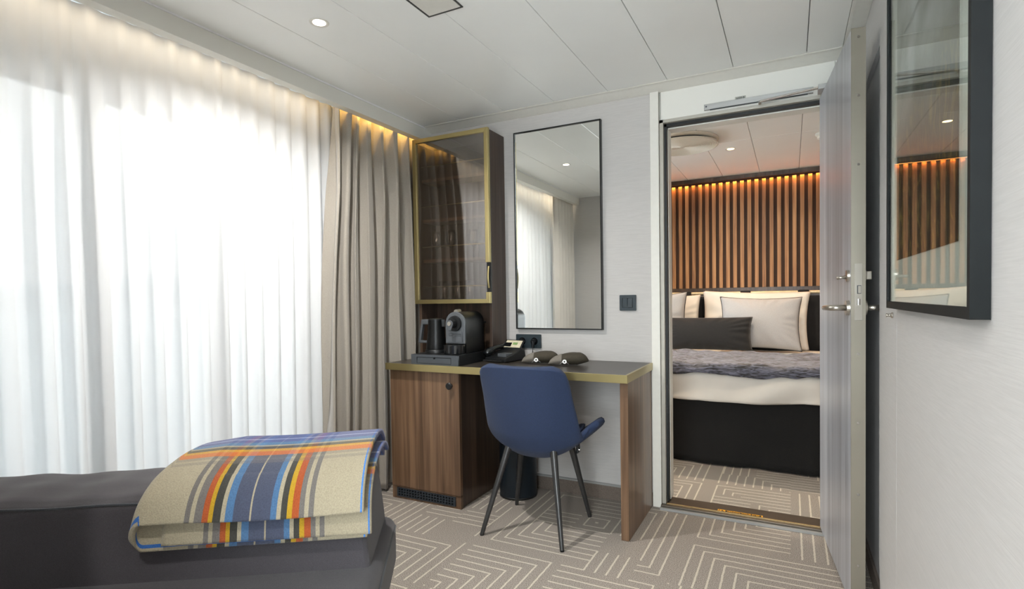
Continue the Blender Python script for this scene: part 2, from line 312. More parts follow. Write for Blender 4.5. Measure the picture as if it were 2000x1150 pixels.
def prism(bm, pts, axis, a0, a1):
    """pts: 2-D outline; axis 'x'|'y'|'z' is the extrusion axis"""
    def mk(p, a): return {'x': (a, p[0], p[1]), 'y': (p[0], a, p[1]), 'z': (p[0], p[1], a)}[axis]
    A = [bm.verts.new(mk(p, a0)) for p in pts]; Bv = [bm.verts.new(mk(p, a1)) for p in pts]; n_ = len(pts)
    bm.faces.new(A); bm.faces.new(Bv[::-1])
    for i in range(n_): j = (i + 1) % n_; bm.faces.new((A[i], Bv[i], Bv[j], A[j]))
def rrect(x0, x1, y0, y1, r, k=6):
    if not isinstance(r, (list, tuple)): r = [r] * 4
    out = []
    for (cx, cy, a0, rr) in ((x1 - r[0], y1 - r[0], 0, r[0]), (x0 + r[1], y1 - r[1], 90, r[1]), (x0 + r[2], y0 + r[2], 180, r[2]), (x1 - r[3], y0 + r[3], 270, r[3])):
        for i in range(k + 1):
            a = R(a0 + 90 * i / k); out.append((cx + rr * math.cos(a), cy + rr * math.sin(a)))
    return out
def plate_mesh(outer, holes, thick):
    """flat plate with holes in local xy, extruded +-thick/2 in z; returns bmesh"""
    cu = bpy.data.curves.new('tmp', 'CURVE'); cu.dimensions = '2D'; cu.fill_mode = 'BOTH'; cu.extrude = thick / 2
    for loop in [outer] + holes:
        s_ = cu.splines.new('POLY'); s_.points.add(len(loop) - 1)
        for pt, (x, y) in zip(s_.points, loop): pt.co = (x, y, 0, 1)
        s_.use_cyclic_u = True
    ob = bpy.data.objects.new('tmp', cu); me = bpy.data.meshes.new_from_object(ob); bm = bmesh.new(); bm.from_mesh(me)
    bpy.data.objects.remove(ob); bpy.data.curves.remove(cu); bpy.data.meshes.remove(me); return bm
def place(bm, mat4): bmesh.ops.transform(bm, matrix=mat4, verts=bm.verts); return bm
def YZ(x):  # local xy -> world yz at given x
    return Matrix(((0, 0, 1, x), (1, 0, 0, 0), (0, 1, 0, 0), (0, 0, 0, 1)))
def XZ(y):
    return Matrix(((1, 0, 0, 0), (0, 0, -1, y), (0, 1, 0, 0), (0, 0, 0, 1)))

def root_of(o):
    while o.parent: o = o.parent
    return o
def obj(name, bm, mat, parent=None, smooth=False, bevel=0, sub=0, solid=0, auto=None, local=False, label=None, bseg=2):
    """one mesh object. World-space coordinates unless local (then in the root's own frame)."""
    bmesh.ops.recalc_face_normals(bm, faces=bm.faces)
    if parent is not None:
        if not local:
            rt = root_of(parent); bmesh.ops.transform(bm, matrix=rt.matrix_basis.inverted(), verts=bm.verts)
        off = Vector((0, 0, 0))
    else:
        lo = Vector([min(v.co[i] for v in bm.verts) for i in range(3)]); hi = Vector([max(v.co[i] for v in bm.verts) for i in range(3)])
        off = Vector(((lo.x + hi.x) / 2, (lo.y + hi.y) / 2, lo.z)); bmesh.ops.translate(bm, vec=-off, verts=bm.verts)
    me = bpy.data.meshes.new(name); bm.to_mesh(me); bm.free()
    o = bpy.data.objects.new(name, me); C.objects.link(o); o.location = off
    if parent is not None: o.parent = parent
    me.materials.append(MAT[mat])
    if smooth:
        for f in me.polygons: f.use_smooth = True
        if auto: me.set_sharp_from_angle(angle=R(auto))
    if solid: md = o.modifiers.new('solid', 'SOLIDIFY'); md.thickness = solid; md.offset = 0
    if bevel: md = o.modifiers.new('bevel', 'BEVEL'); md.width = bevel; md.segments = bseg; md.limit_method = 'ANGLE'; md.angle_limit = R(40)
    if sub: md = o.modifiers.new('sub', 'SUBSURF'); md.levels = sub; md.render_levels = sub
    if label: o['label'] = label
    return o
def tag(o, label, cat, group=None):
    o['label'] = label; o['category'] = cat
    if group: o['group'] = group
    return o
def thing(name, label, cat, loc=(0, 0, 0), rz=0, group=None):
    o = bpy.data.objects.new(name, None); C.objects.link(o); o.location = loc; o.rotation_euler = (0, 0, rz); o.empty_display_size = .05
    o.matrix_basis = Matrix.Translation(loc) @ Matrix.Rotation(rz, 4, 'Z')
    return tag(o, label, cat, group)
def struct(name, bm, mat, **k):
    o = obj(name, bm, mat, **k)
    if not o.parent: o['kind'] = 'structure'
    return o
def text_bm(s, size, extrude=.0004, align='CENTER', sx=1.0):
    cu = bpy.data.curves.new('t', 'FONT'); cu.body = s; cu.size = size; cu.extrude = extrude; cu.align_x = align; cu.align_y = 'CENTER'; cu.offset = size * .012
    ob = bpy.data.objects.new('t', cu); me = bpy.data.meshes.new_from_object(ob); bm = bmesh.new(); bm.from_mesh(me)
    bpy.data.objects.remove(ob); bpy.data.curves.remove(cu); bpy.data.meshes.remove(me)
    bmesh.ops.scale(bm, vec=(sx, 1, 1), verts=bm.verts); return bm
def copy_tree(root, loc, rz, label):
    r = root.copy(); C.objects.link(r); r.location = loc; r.rotation_euler = (0, 0, rz); r['label'] = label
    for ch in list(root.children):
        c = ch.copy(); C.objects.link(c); c.parent = r
        for g_ in list(ch.children):
            d = g_.copy(); C.objects.link(d); d.parent = c
    return r

# ================================================================ THE ROOM
XL, XR, YB, ZC = -2.30, .265, 2.811, 2.129
YW = .10; YEND = -1.0; BY0, BY1 = 2.93, 5.235; BXL, BXR = -2.30, 1.35
b = B(); box(b, XL - .1, XR + .1, YEND - .1, YB + .005, -.08, 0); struct('floor', b, 'carpet')
b = B(); box(b, BXL - .1, BXR + .1, BY0 - .035, BY1 + .1, -.08, 0); struct('floor_bedroom', b, 'carpet')
# ceilings: long narrow panels with thin open joints
def ceiling(name, x0, x1, y0, y1, cross=()):
    bm = B(); g_ = .0014; ys = [y0] + list(cross) + [y1]; xs = [x0]; x = .064 - .2975 * 12
    while x < x1:
        if x > x0 + .02: xs.append(x)
        x += .2975
    xs.append(x1)
    for xa, xb in zip(xs, xs[1:]):
        for ya, yb in zip(ys, ys[1:]): box(bm, xa + g_, xb - g_, ya + 1.8 * g_, yb - 1.8 * g_, ZC, ZC + .012)
    struct(name, bm, 'ceiling_panel', bevel=.0012, bseg=1)
    bm = B(); box(bm, x0 - .1, x1 + .1, y0 - .1, y1 + .1, ZC + .0125, ZC + .08); struct(name + '_slab', bm, 'seam_dark')
ceiling('ceiling', -1.985, .20, YEND, 2.73)
ceiling('ceiling_bedroom', BXL, BXR, BY0, BY1, (4.028,))
# window wall with rounded openings
def winwall(name, x, ya, yb, holes):
    bm = plate_mesh([(ya, 0), (yb, 0), (yb, ZC + .06), (ya, ZC + .06)], holes, .12); place(bm, YZ(x - .06)); return struct(name, bm, 'pocket_paint')
W1 = (.26, 2.14, .16, 1.885); W3 = (3.4, 4.3, .8, 1.8)
winwall('wall_left', XL, YEND, BY1, [rrect(W1[0], W1[1], W1[2], W1[3], .13)[::-1], rrect(W3[0], W3[1], W3[2], W3[3], .13)[::-1]])
def window(name, W, posts):
    o = bpy.data.objects.new(name, None); C.objects.link(o); o.location = (XL - .09, (W[0] + W[1]) / 2, W[2]); o.matrix_basis = Matrix.Translation(o.location); o['kind'] = 'structure'
    bm = plate_mesh(rrect(W[0], W[1], W[2], W[3], .13), [rrect(W[0] + .025, W[1] - .025, W[2] + .03, W[3] - .02, .115)[::-1]], .05); place(bm, YZ(XL - .085)); obj('window_frame', bm, 'window_frame', o)
    for (a, c) in posts:
        bm = B(); box(bm, XL - .11, XL - .05, a, c, W[2] + .01, W[3] - .01); obj('mullion', bm, 'window_frame', o, bevel=.004)
    ed = [W[0] + .02] + [v for p_ in posts for v in p_] + [W[1] - .02]
    for a, c in zip(ed[::2], ed[1::2]):
        bm = B(); box(bm, XL - .088, XL - .082, a, c, W[2] + .02, W[3] - .015); obj('pane', bm, 'clear_glass', o)
window('window_1', W1, [(.66, .70), (1.09, 1.115), (1.135, 1.18), (1.605, 1.665)])
window('window_3', W3, [(3.83, 3.87)])
# fascia that hides the curtain pocket
b = B(); box(b, -2.0, -1.985, YW, YB, 2.055, ZC + .01); box(b, -2.035, -1.985, YW, YB, 2.052, 2.058); struct('trim_1', b, 'fascia_paint', bevel=.0015)
b = B(); box(b, XL, -1.98, YW, YB, 2.122, 2.20); struct('ceiling_pocket', b, 'pocket_paint')
# back wall, in pieces round the door opening
OX0, OX1, OZ = -.565, .125, 1.944
b = B(); box(b, XL, -.631, YB, BY0, 0, ZC + .06); struct('wall_back', b, 'wallpaper')
b = B(); box(b, -.581, OX1 + .05, YB, BY0, OZ + .02, ZC + .06); struct('trim_2', b, 'fascia_paint', bevel=.001)
b = B(); box(b, OX1 + .052, XR + .15, YB, BY0, OZ + .02, ZC + .06); box(b, OX1 + .03, XR + .15, YB, BY0, 0, OZ + .018); struct('trim_3', b, 'fascia_paint')
b = B(); box(b, -.633, -.590, YB - .014, YB + .02, 0, ZC - .005); struct('trim_4', b, 'trim_white', bevel=.002)
b = B(); box(b, -.630, -.587, YB + .02, BY0, 0, ZC + .05); struct('wall_back_pier', b, 'fascia_paint')
# steel door frame with dark gasket
b = B()
box(b, -.588, OX0 - .004, YB - .004, BY0 + .01, 0, OZ + .022); box(b, -.588, OX1 + .03, YB - .004, BY0 + .01, OZ + .006, OZ + .022); box(b, OX1 + .006, OX1 + .03, YB - .004, BY0 + .01, 0, OZ + .022)
fr = struct('door_frame', b, 'steel_jamb', bevel=.001)
b = B(); box(b, OX0 - .006, OX0 + .008, YB + .02, YB + .05, .03, OZ + .007); box(b, OX0 - .006, OX1 + .007, YB + .02, YB + .05, OZ - .008, OZ + .007)
obj('gasket', b, 'gasket', fr)
b = B(); box(b, OX0 + .003, OX0 + .010, YB + .05, BY0 + .005, .03, OZ - .002); box(b, OX0, OX1, YB + .05, BY0 + .005, OZ - .014, OZ - .008); obj('inner_lining', b, 'trim_white', fr)
b = B(); box(b, -.590, OX1 + .02, YB - .03, BY0 - .01, 0, .022); sl = struct('trim_5', b, 'sill_metal', bevel=.003)
b = B(); box(b, OX0, OX1, YB - .004, YB + .003, .022, .0255); obj('sill_rib', b, 'sill_rib', sl)
b = B(); box(b, -.592, OX1 + .03, YB - .045, YB - .031, 0, .012); obj('sill_edge', b, 'aluminium', sl)
# skirting along the back wall, ceiling edge trims
b = B(); box(b, -1.94, -.635, YB - .012, YB, 0, .072); struct('baseboard_back', b, 'skirting_carpet')
b = B(); box(b, -1.94, -.635, YB - .014, YB, .072, .082); struct('trim_6', b, 'aluminium', bevel=.001)
b = B(); prism(b, [(2.731, ZC + .01), (2.731, ZC - .002), (2.748, ZC - .004), (2.80, ZC - .022), (YB, ZC - .024), (YB, ZC + .01)], 'x', -1.985, .20); struct('trim_7', b, 'trim_white')
b = B(); prism(b, [(.2, ZC + .01), (.2, ZC), (.212, ZC - .003), (.262, ZC - .004), (.262, ZC + .01)], 'y', YEND, YB); struct('trim_8', b, 'trim_white')
# right wall
b = B(); box(b, XR + .012, XR + .12, YEND, YB, 0, ZC + .06); struct('wall_right', b, 'wallpaper_side')
b = B(); box(b, XR - .002, XR + .012, YEND, YB, 1.90, ZC + .01); box(b, XR - .002, XR + .012, YEND, 2.141, .2, 1.9)
struct('wall_right_lining', b, 'wallpaper_side')
b = B(); prism(b, [(1.8135, .012), (2.085, .012), (2.141, .2), (2.141, 1.842), (2.15, 1.86), (2.15, 1.90), (1.8135, 1.90)], 'x', XR - .006, XR + .0125); struct('trim_9', b, 'wallpaper_side')
b = B(); box(b, XR - .006, XR + .0125, YEND + .01, 1.8105, .012, 1.90); struct('trim_10', b, 'wallpaper_side')
b = B(); box(b, XR + .002, XR + .0125, 2.16, YB, 0, .07); struct('baseboard_right', b, 'skirting_carpet')
# near end of the room and the recess the photographer stands in
b = B(); box(b, XL, -.80, YW - .1, YW, 0, ZC + .06); struct('wall_front', b, 'wallpaper_side')
b = B(); box(b, -.90, -.80, YEND, YW, 0, ZC + .06); struct('wall_recess', b, 'wallpaper_side')
bm = plate_mesh([(-.8, 0), (XR + .1, 0), (XR + .1, ZC + .06), (-.8, ZC + .06)], [rrect(-.72, .22, .35, 2.05, .03)[::-1]], .1); place(bm, XZ(YEND)); struct('wall_end', bm, 'pocket_paint')
w2 = bpy.data.objects.new('added_fill_window', None); C.objects.link(w2); w2.location = (-.25, YEND, .35); w2.matrix_basis = Matrix.Translation(w2.location); w2['kind'] = 'structure'  # unseen window added behind the camera, sized to fill the room with daylight
bm = plate_mesh(rrect(-.72, .22, .35, 2.05, .03), [rrect(-.69, .19, .38, 2.02, .02)[::-1]], .04); place(bm, XZ(YEND)); obj('window_frame', bm, 'window_frame', w2)
b = B(); box(b, -.70, .20, YEND - .003, YEND + .003, .37, 2.03); obj('pane', b, 'clear_glass', w2)
# bedroom shell
b = B(); box(b, BXL, BXR + .1, BY1, BY1 + .1, 0, ZC + .06); struct('wall_bedroom_back', b, 'wallpaper_side')
b = B(); box(b, BXR, BXR + .1, BY0, BY1, 0, ZC + .06); struct('wall_bedroom_right', b, 'wallpaper_side')
b = B(); box(b, XR + .15, BXR + .1, BY0 - .08, BY0, 0, ZC + .06); struct('wall_bedroom_front', b, 'wallpaper_side')

# outside: grey sea and a faint hill on the horizon
b = B(); box(b, -4000, -6, -3000, 3000, -12.1, -12); struct('ground_sea', b, 'sea')
bm = B()
def hf(u, v):
    y = 150 + 1500 * u; hgt = 95 * math.exp(-((u - .55) / .25) ** 2) + 60 * math.exp(-((u - .2) / .12) ** 2) + 8 * math.sin(u * 40)
    return (-1500 - 260 * v - 100 * math.sin(u * 6), y, -14 + max(hgt, 0) * math.sin(math.pi * v))
grid(bm, hf, 50, 10); struct('ground_hill', bm, 'hill', smooth=True)

# ================================================================ CURTAINS
def curtain_pts(y0, y1, x, amp, waves, ztop, zbot, flare=(0, 0), sharp=1.0, seed=1, wob=.25):
    rnd = random.Random(seed); ph = [rnd.uniform(-.5, .5) for _ in range(80)]; am = [rnd.uniform(.65, 1.25) for _ in range(80)]
    def f(u, v):
        k = u * waves; i = int(k); fr_ = k - i
        s_ = (k + wob * (ph[i % 80] * (1 - fr_) + ph[(i + 1) % 80] * fr_)); a = am[i % 80] * (1 - fr_) + am[(i + 1) % 80] * fr_
        wv = math.sin(2 * math.pi * s_); wv = math.copysign(abs(wv) ** sharp, wv)
        env = .45 + .55 * min(1, v * 3)
        y = y0 + flare[0] * v + (y1 + flare[1] * v - y0 - flare[0] * v) * u + .3 * amp * math.cos(4 * math.pi * s_) * env + .006 * math.sin(5 * v + 9 * u)
        return (x + amp * a * wv * env + .004 * math.sin(7 * v + 13 * u), y, ztop + (zbot - ztop) * v)
    return f
bm = B(); grid(bm, curtain_pts(.13, 2.30, -2.165, .017, 24, 2.115, .015, sharp=.8, seed=3), 24 * 14, 30)
tag(obj('sheer_curtain', bm, 'sheer_voile', smooth=True), 'white see-through voile curtain drawn across the bright window', 'curtain')
bm = B()
rnd = random.Random(5)
def drape(u, v):
    # u 0..1 from the window side to the cabinet; big loose fold first, narrow pleats after
    ytop = 2.09 + (2.775 - 2.09) * u; ybot = 1.955 + (2.79 - 1.955) * u
    y = ytop + (ybot - ytop) * v ** .8
    k = 1.1 * u ** .8 * 6.6
    s_ = k + .25 * math.sin(3 * k) * .4 + .10 * math.sin(4 * v + 3 * u)
    a = (.044 if u > .22 else .052) * (.45 + .55 * min(1, v * 4 + .1)) * (1 + .25 * math.sin(5.3 * k))
    wv = math.sin(2 * math.pi * s_); wv = math.copysign(abs(wv) ** .75, wv)
    pinch = .010 * math.exp(-v * 22) * math.sin(2 * math.pi * k * 3.1)
    y += .014 * math.cos(4 * math.pi * s_) * min(1, .3 + v * 2)
    return (-2.068 + a * wv + pinch + .006 * math.sin(9 * v + 11 * u), y, 2.108 - 2.09 * v)
grid(bm, drape, 230, 60)
tag(obj('blackout_drape', bm, 'drape', smooth=True, solid=.003), 'taupe grey heavy drape gathered in folds beside the display cabinet', 'curtain')
bm = B()
def drape2(u, v):
    y = .14 + .5 * u; k = u * 6; a = .03 * (.5 + .5 * min(1, v * 3))
    return (-2.06 + a * math.sin(2 * math.pi * k + .5 * math.sin(3 * v)), y + .01 * math.cos(4 * math.pi * k), 2.108 - 2.09 * v)
grid(bm, drape2, 120, 20); tag(obj('white_drape', bm, 'linen_white', smooth=True, solid=.002), 'off-white drape hanging at the far end of the window, seen in the mirror', 'curtain')

# ================================================================ DESK
dk = thing('desk', 'wall-mounted walnut desk with dark grey top and brass front edge', 'desk', (-1.0, 2.55, 0))
b = B(); box(b, -1.955, -.640, 2.318, YB - .001, .708, .7405); obj('worktop', b, 'desktop', dk)
b = B(); box(b, -1.957, -.628, 2.307, 2.318, .706, .742); box(b, -.640, -.628, 2.318, YB - .016, .706, .742); obj('edge_trim', b, 'brass', dk, bevel=.001, label='brass edge strip')
b = B(); box(b, -.672, -.636, 2.345, YB - .016, .001, .706); obj('side_panel', b, 'walnut', dk, bevel=.0015)
# minibar cabinet under it
mb = thing('minibar_cabinet', 'walnut minibar cabinet with black knob under the left end of the desk', 'cabinet', (-1.73, 2.57, 0))
b = B(); box(b, -1.95, -1.512, 2.362, YB - .018, .001, .704); obj('body', b, 'walnut_dark', mb, bevel=.0015)
b = B()
box(b, -1.95, -1.507, 2.341, 2.361, .001, .01); box(b, -1.95, -1.921, 2.341, 2.361, .01, .064); box(b, -1.538, -1.507, 2.341, 2.361, .01, .064); box(b, -1.95, -1.507, 2.341, 2.361, .062, .067)
obj('plinth', b, 'walnut', mb)
b = B(); box(b, -1.95, -1.507, 2.338, 2.36, .0695, .702); dr = obj('door', b, 'walnut', mb, bevel=.0015)
b = B(); lathe(b, [(.009, 0), (.009, .012), (.017, .016), (.018, .026), (.014, .030)], (0, 0, 0), 24); place(b, Matrix.Translation((-1.553, 2.338, .638)) @ Matrix.Rotation(R(90), 4, 'X')); obj('knob', b, 'black_plastic', dr, smooth=True, auto=40)
bm = plate_mesh([(-1.919, .0115), (-1.54, .0115), (-1.54, .0605), (-1.919, .0605)], [[(x, z), (x, z + .0095), (x + .0115, z + .0095), (x + .0115, z)] for z in (.0175, .0315, .0455) for x in [(-1.909 + i * .0181) for i in range(20)]], .006); place(bm, XZ(2.341)); vg = obj('vent_grille', bm, 'vent_black', mb)
b = B(); box(b, -1.92, -1.539, 2.346, 2.36, .011, .061); obj('vent_recess', b, 'void_black', mb)

# ================================================================ DISPLAY CABINET
dc = thing('display_cabinet', 'tall walnut display cabinet with brass-framed smoked glass door above the desk', 'cabinet', (-1.73, 2.73, .742))
b = B()
box(b, -1.972, -1.954, 2.642, YB - .002, .743, 2.013); box(b, -1.492, -1.474, 2.642, YB - .002, .743, 2.013)
box(b, -1.954, -1.492, YB - .01, YB - .002, .743, 2.013); box(b, -1.954, -1.492, 2.642, YB - .01, 1.995, 2.013); box(b, -1.954, -1.492, 2.642, YB - .01, 1.064, 1.082)
obj('carcass', b, 'walnut_dark', dc, bevel=.001)
for z in (1.785, 1.548, 1.312):
    b = B(); box(b, -1.953, -1.493, 2.665, YB - .011, z - .012, z + .006); sh = obj('shelf', b, 'walnut', dc)
for z in (1.865, 1.630, 1.392, 1.156):
    b = B(); cyl(b, (-1.953, 2.660, z), (-1.493, 2.660, z), .0032, seg=8); obj('guard_rail', b, 'brass', dc, smooth=True)
# door
bm = B(); D0, D1, Z0, Z1, fw = -1.983, -1.474, 1.056, 2.020, .024
def mitre(bm, pts, y0, y1): prism(bm, pts, 'y', y0, y1)
mitre(bm, [(D0, Z0), (D1, Z0), (D1 - fw, Z0 + fw), (D0 + fw, Z0 + fw)], 2.615, 2.638)
mitre(bm, [(D0, Z1), (D0 + fw, Z1 - fw), (D1 - fw, Z1 - fw), (D1, Z1)], 2.615, 2.638)
mitre(bm, [(D0, Z0), (D0 + fw, Z0 + fw), (D0 + fw, Z1 - fw), (D0, Z1)], 2.615, 2.638)
mitre(bm, [(D1, Z0), (D1, 1.118), (D1 - fw, 1.118), (D1 - fw, Z0 + fw)], 2.615, 2.638)
mitre(bm, [(D1, 1.282), (D1, Z1), (D1 - fw, Z1 - fw), (D1 - fw, 1.282)], 2.615, 2.638)
df_ = obj('door_frame', bm, 'brass', dc, bevel=.0012)
b = B(); box(b, D0 + .02, D1 - .02, 2.622, 2.626, Z0 + .02, Z1 - .02); obj('glass_pane', b, 'cabinet_glass', df_)
b = B(); box(b, D1 - fw, D1, 2.625, 2.638, 1.118, 1.282); obj('handle_recess', b, 'black_metal', df_)
b = B(); grid(b, lambda u, v: (D1 - .006 + .006 * math.cos(2 * math.pi * v), 2.618 - .010 * math.sin(math.pi * u) + .004 * math.sin(2 * math.pi * v), 1.14 + .12 * u), 12, 8, cv=True); obj('handle', b, 'brass', df_, smooth=True)

# glasses
def wineglass(loc):
    bm = B(); prof = [(.030, 0), (.031, .0015), (.012, .004), (.004, .010), (.0035, .062), (.010, .070), (.026, .085), (.033, .105), (.034, .120), (.030, .150), (.026, .168)]
    lathe(bm, prof, (0, 0, 0), 28, closed=False); o = obj('wine_glass', place(bm, Matrix.Translation(loc)), 'drinking_glass', smooth=True, solid=.0012); return o
def tumbler(loc):
    bm = B(); lathe(bm, [(.0, .002), (.027, .002), (.028, .004), (.031, .060), (.0325, .105)], (0, 0, 0), 28, closed=False); return obj('tumbler', place(bm, Matrix.Translation(loc)), 'drinking_glass', smooth=True, solid=.0015)
for p_, l_ in zip([(-1.905, 2.735, 1.319), (-1.79, 2.72, 1.319), (-1.645, 2.735, 1.319)], ['wine glass at the curtain end of the middle cabinet shelf', 'wine glass second from the curtain on the middle cabinet shelf', 'wine glass nearest the door handle on the middle cabinet shelf']):
    tag(wineglass(p_), l_, 'glass', 'wine glasses on the cabinet shelf')
for p_, l_ in zip([(-1.835, 2.71, 1.0825), (-1.765, 2.745, 1.0825), (-1.665, 2.72, 1.0825)], ['tall tumbler nearest the curtain on the cabinet floor behind smoked glass', 'tall tumbler in the middle of the cabinet floor behind smoked glass', 'tall tumbler nearest the door handle on the cabinet floor']):
    tag(tumbler(p_), l_, 'glass', 'tumblers on the cabinet floor')

# ================================================================ MIRROR, SWITCH, SOCKET
mi = thing('wall_mirror', 'tall rectangular wall mirror in a thin black frame above the desk', 'mirror', (-1.143, YB - .01, .906))
MX0, MX1, MZ0, MZ1 = -1.400, -.888, .906, 2.017
bm = plate_mesh([(MX0, MZ0), (MX1, MZ0), (MX1, MZ1), (MX0, MZ1)], [[(MX0 + .006, MZ0 + .006), (MX0 + .006, MZ1 - .006), (MX1 - .006, MZ1 - .006), (MX1 - .006, MZ0 + .006)]], .026); place(bm, XZ(YB - .014)); obj('frame', bm, 'black_metal', mi)
b = B(); box(b, MX0 + .005, MX1 - .005, YB - .020, YB - .004, MZ0 + .005, MZ1 - .005); obj('mirror_glass', b, 'mirror_glass', mi)
sw = thing('light_switch', 'square black double light switch on the wall beside the mirror', 'switch', (-.756, YB, 1.009))
bm = plate_mesh(rrect(-.799, -.713, 1.008, 1.090, .004), [[(-.784, 1.024), (-.784, 1.074), (-.730, 1.074), (-.730, 1.024)]], .010); place(bm, XZ(YB - .0055)); obj('switch_plate', bm, 'anthracite_switch', sw, bevel=.001)
b = B(); box(b, -.783, -.758, YB - .010, YB - .001, 1.025, 1.073); obj('rocker', b, 'anthracite_switch', sw, bevel=.001)
b = B(); v = box(b, -.756, -.731, YB - .011, YB - .001, 1.025, 1.073)
for q_ in v:
    if q_.co.y < YB - .005 and q_.co.z < 1.03: q_.co.y -= .006
obj('rocker', b, 'anthracite_switch', sw, bevel=.001)
so = thing('wall_socket', 'black double wall socket under the mirror with plugged-in cord', 'socket', (-1.331, YB, .798))
bm = plate_mesh(rrect(-1.409, -1.254, .797, .875, .004), [[(-1.370 + .021 * math.cos(-t * .35), .836 + .021 * math.sin(-t * .35)) for t in range(18)], [(-1.294 + .021 * math.cos(-t * .35), .836 + .021 * math.sin(-t * .35)) for t in range(18)]], .011); place(bm, XZ(YB - .006)); obj('socket_plate', bm, 'anthracite_switch', so, bevel=.001)
b = B(); box(b, -1.395, -1.27, YB - .003, YB - .001, .81, .862); obj('socket_well', b, 'black_gloss', so)
for x_, lab in ((-1.370, None), (-1.294, None)):
    b = B(); cyl(b, (x_, YB - .003, .838), (x_, YB - .036, .834), .0165, .013, 20); cyl(b, (x_, YB - .030, .838), (x_, YB - .034, .803), .0095, .006, 12)
    pl = obj('plug', b, 'black_plastic', so, smooth=True, auto=40)
    pts = [(x_, YB - .034, .806), (x_ + .001, YB - .036, .78), (x_ - .004, YB - .03, .76), (x_ - .03, YB - .022, .748), (x_ - .07, YB - .03, .746)] if x_ > -1.3 else [(x_, YB - .034, .806), (x_, YB - .05, .78), (x_ - .002, YB - .05, .76), (x_ - .03, YB - .05, .748), (x_ - .06, YB - .05, .746)]
    b = B(); tube(b, pts, .0028, 8); obj('cord', b, 'cord_black', pl, smooth=True)

# ================================================================ THINGS ON THE DESK
ZT = .7415
ct = thing('coffee_tray', 'dark grey box tray with a shallow drawer carrying kettle and coffee machine', 'tray', (-1.645, 2.50, ZT))
TX0, TX1, TY0, TY1, TZ0, TZ1 = -1.793, -1.499, 2.322, 2.700, ZT, ZT + .052
bm = plate_mesh([(TX0, TZ0), (TX1, TZ0), (TX1, TZ1), (TX0, TZ1)], [[(-1.757, TZ0 + .006), (-1.757, TZ0 + .0395), (-1.541, TZ0 + .0395), (-1.541, TZ0 + .006)]], .010); place(bm, XZ(TY0 + .005)); obj('front_panel', bm, 'tray_grey', ct)
b = B(); box(b, TX0, TX0 + .006, TY0 + .010, TY1, TZ0, TZ1); box(b, TX1 - .006, TX1, TY0 + .010, TY1, TZ0, TZ1); box(b, TX0 + .006, TX1 - .006, TY0 + .010, TY1, TZ1 - .006, TZ1); box(b, TX0 + .006, TX1 - .006, TY1 - .006, TY1, TZ0, TZ1 - .006); obj('tray_box', b, 'black_plastic', ct)
bm = B(); prism(bm, [(-1.754, TZ0 + .008), (-1.544, TZ0 + .008), (-1.544, TZ0 + .037), (-1.640, TZ0 + .037), (-1.643, TZ0 + .029), (-1.652, TZ0 + .029), (-1.655, TZ0 + .037), (-1.754, TZ0 + .037)], 'y', TY0 + .002, TY0 + .009); obj('drawer', bm, 'tray_grey', ct)
b = B(); box(b, -1.755, -1.543, TY0 + .0105, TY0 + .02, TZ0 + .006, TZ0 + .040); obj('drawer_gap', b, 'void_black', ct)
ZP = TZ1 + .0008
# kettle
ke = thing('kettle', 'matt black electric kettle with angular grey handle on the tray', 'kettle', (-1.722, 2.455, ZP))
K = (-1.722, 2.455)
b = B(); lathe(b, [(.062, 0), (.062, .012), (.059, .016)], (K[0], K[1], ZP), 36); obj('power_base', b, 'black_plastic', ke, smooth=True, auto=40)
b = B(); lathe(b, [(.056, .016), (.057, .022), (.051, .07), (.046, .115), (.044, .155), (.043, .176)], (K[0], K[1], ZP), 40); obj('body', b, 'black_metal', ke, smooth=True, auto=40)
b = B(); lathe(b, [(.0432, .1762), (.0425, .181), (.03, .184)], (K[0], K[1], ZP), 36); obj('lid', b, 'black_plastic', ke, smooth=True, auto=50)
bm = B(); hx = [(-.040, .170), (-.048, .180), (-.088, .178), (-.105, .052), (-.062, .050), (-.060, .064), (-.092, .066), (-.079, .160), (-.052, .160), (-.050, .120)]
prism(bm, [(K[0] + x, ZP + z) for x, z in ([(-.036, .180), (-.092, .178), (-.116, .048), (-.053, .048), (-.053, .062), (-.098, .062), (-.082, .150), (-.042, .150)])], 'y', K[1] - .012, K[1] + .012); obj('handle', bm, 'grey_plastic', ke, bevel=.004)
b = B(); prism(b, [(K[0] + .034, K[1] - .016), (K[0] + .056, K[1]), (K[0] + .034, K[1] + .016)], 'z', ZP + .140, ZP + .178); obj('spout', b, 'black_metal', ke)
# coffee machine: front faces the room
cm = thing('coffee_machine', 'black capsule coffee machine with grey arched front and round knob', 'coffee machine', (-1.581, 2.52, ZP))
mx0, mx1, my0, my1 = -1.641, -1.521, 2.425, 2.625; mc = (mx0 + mx1) / 2; mw = (mx1 - mx0) / 2
arch = [(mx0, ZP + .002), (mx1, ZP + .002)] + [(mc + mw * math.cos(R(a)), ZP + .160 + mw * math.sin(R(a))) for a in range(0, 181, 10)]
bm = B(); prism(bm, arch, 'y', my0 + .014, my1); obj('body', bm, 'black_metal', cm, smooth=True, auto=35)
arch2 = [(mx0, ZP + .052), (mx1, ZP + .052)] + [(mc + mw * math.cos(R(a)), ZP + .160 + mw * math.sin(R(a))) for a in range(0, 181, 10)]
bm = B(); prism(bm, arch2, 'y', my0, my0 + .014); obj('front_face', bm, 'grey_plastic', cm, bevel=.002, label='grey arched front')
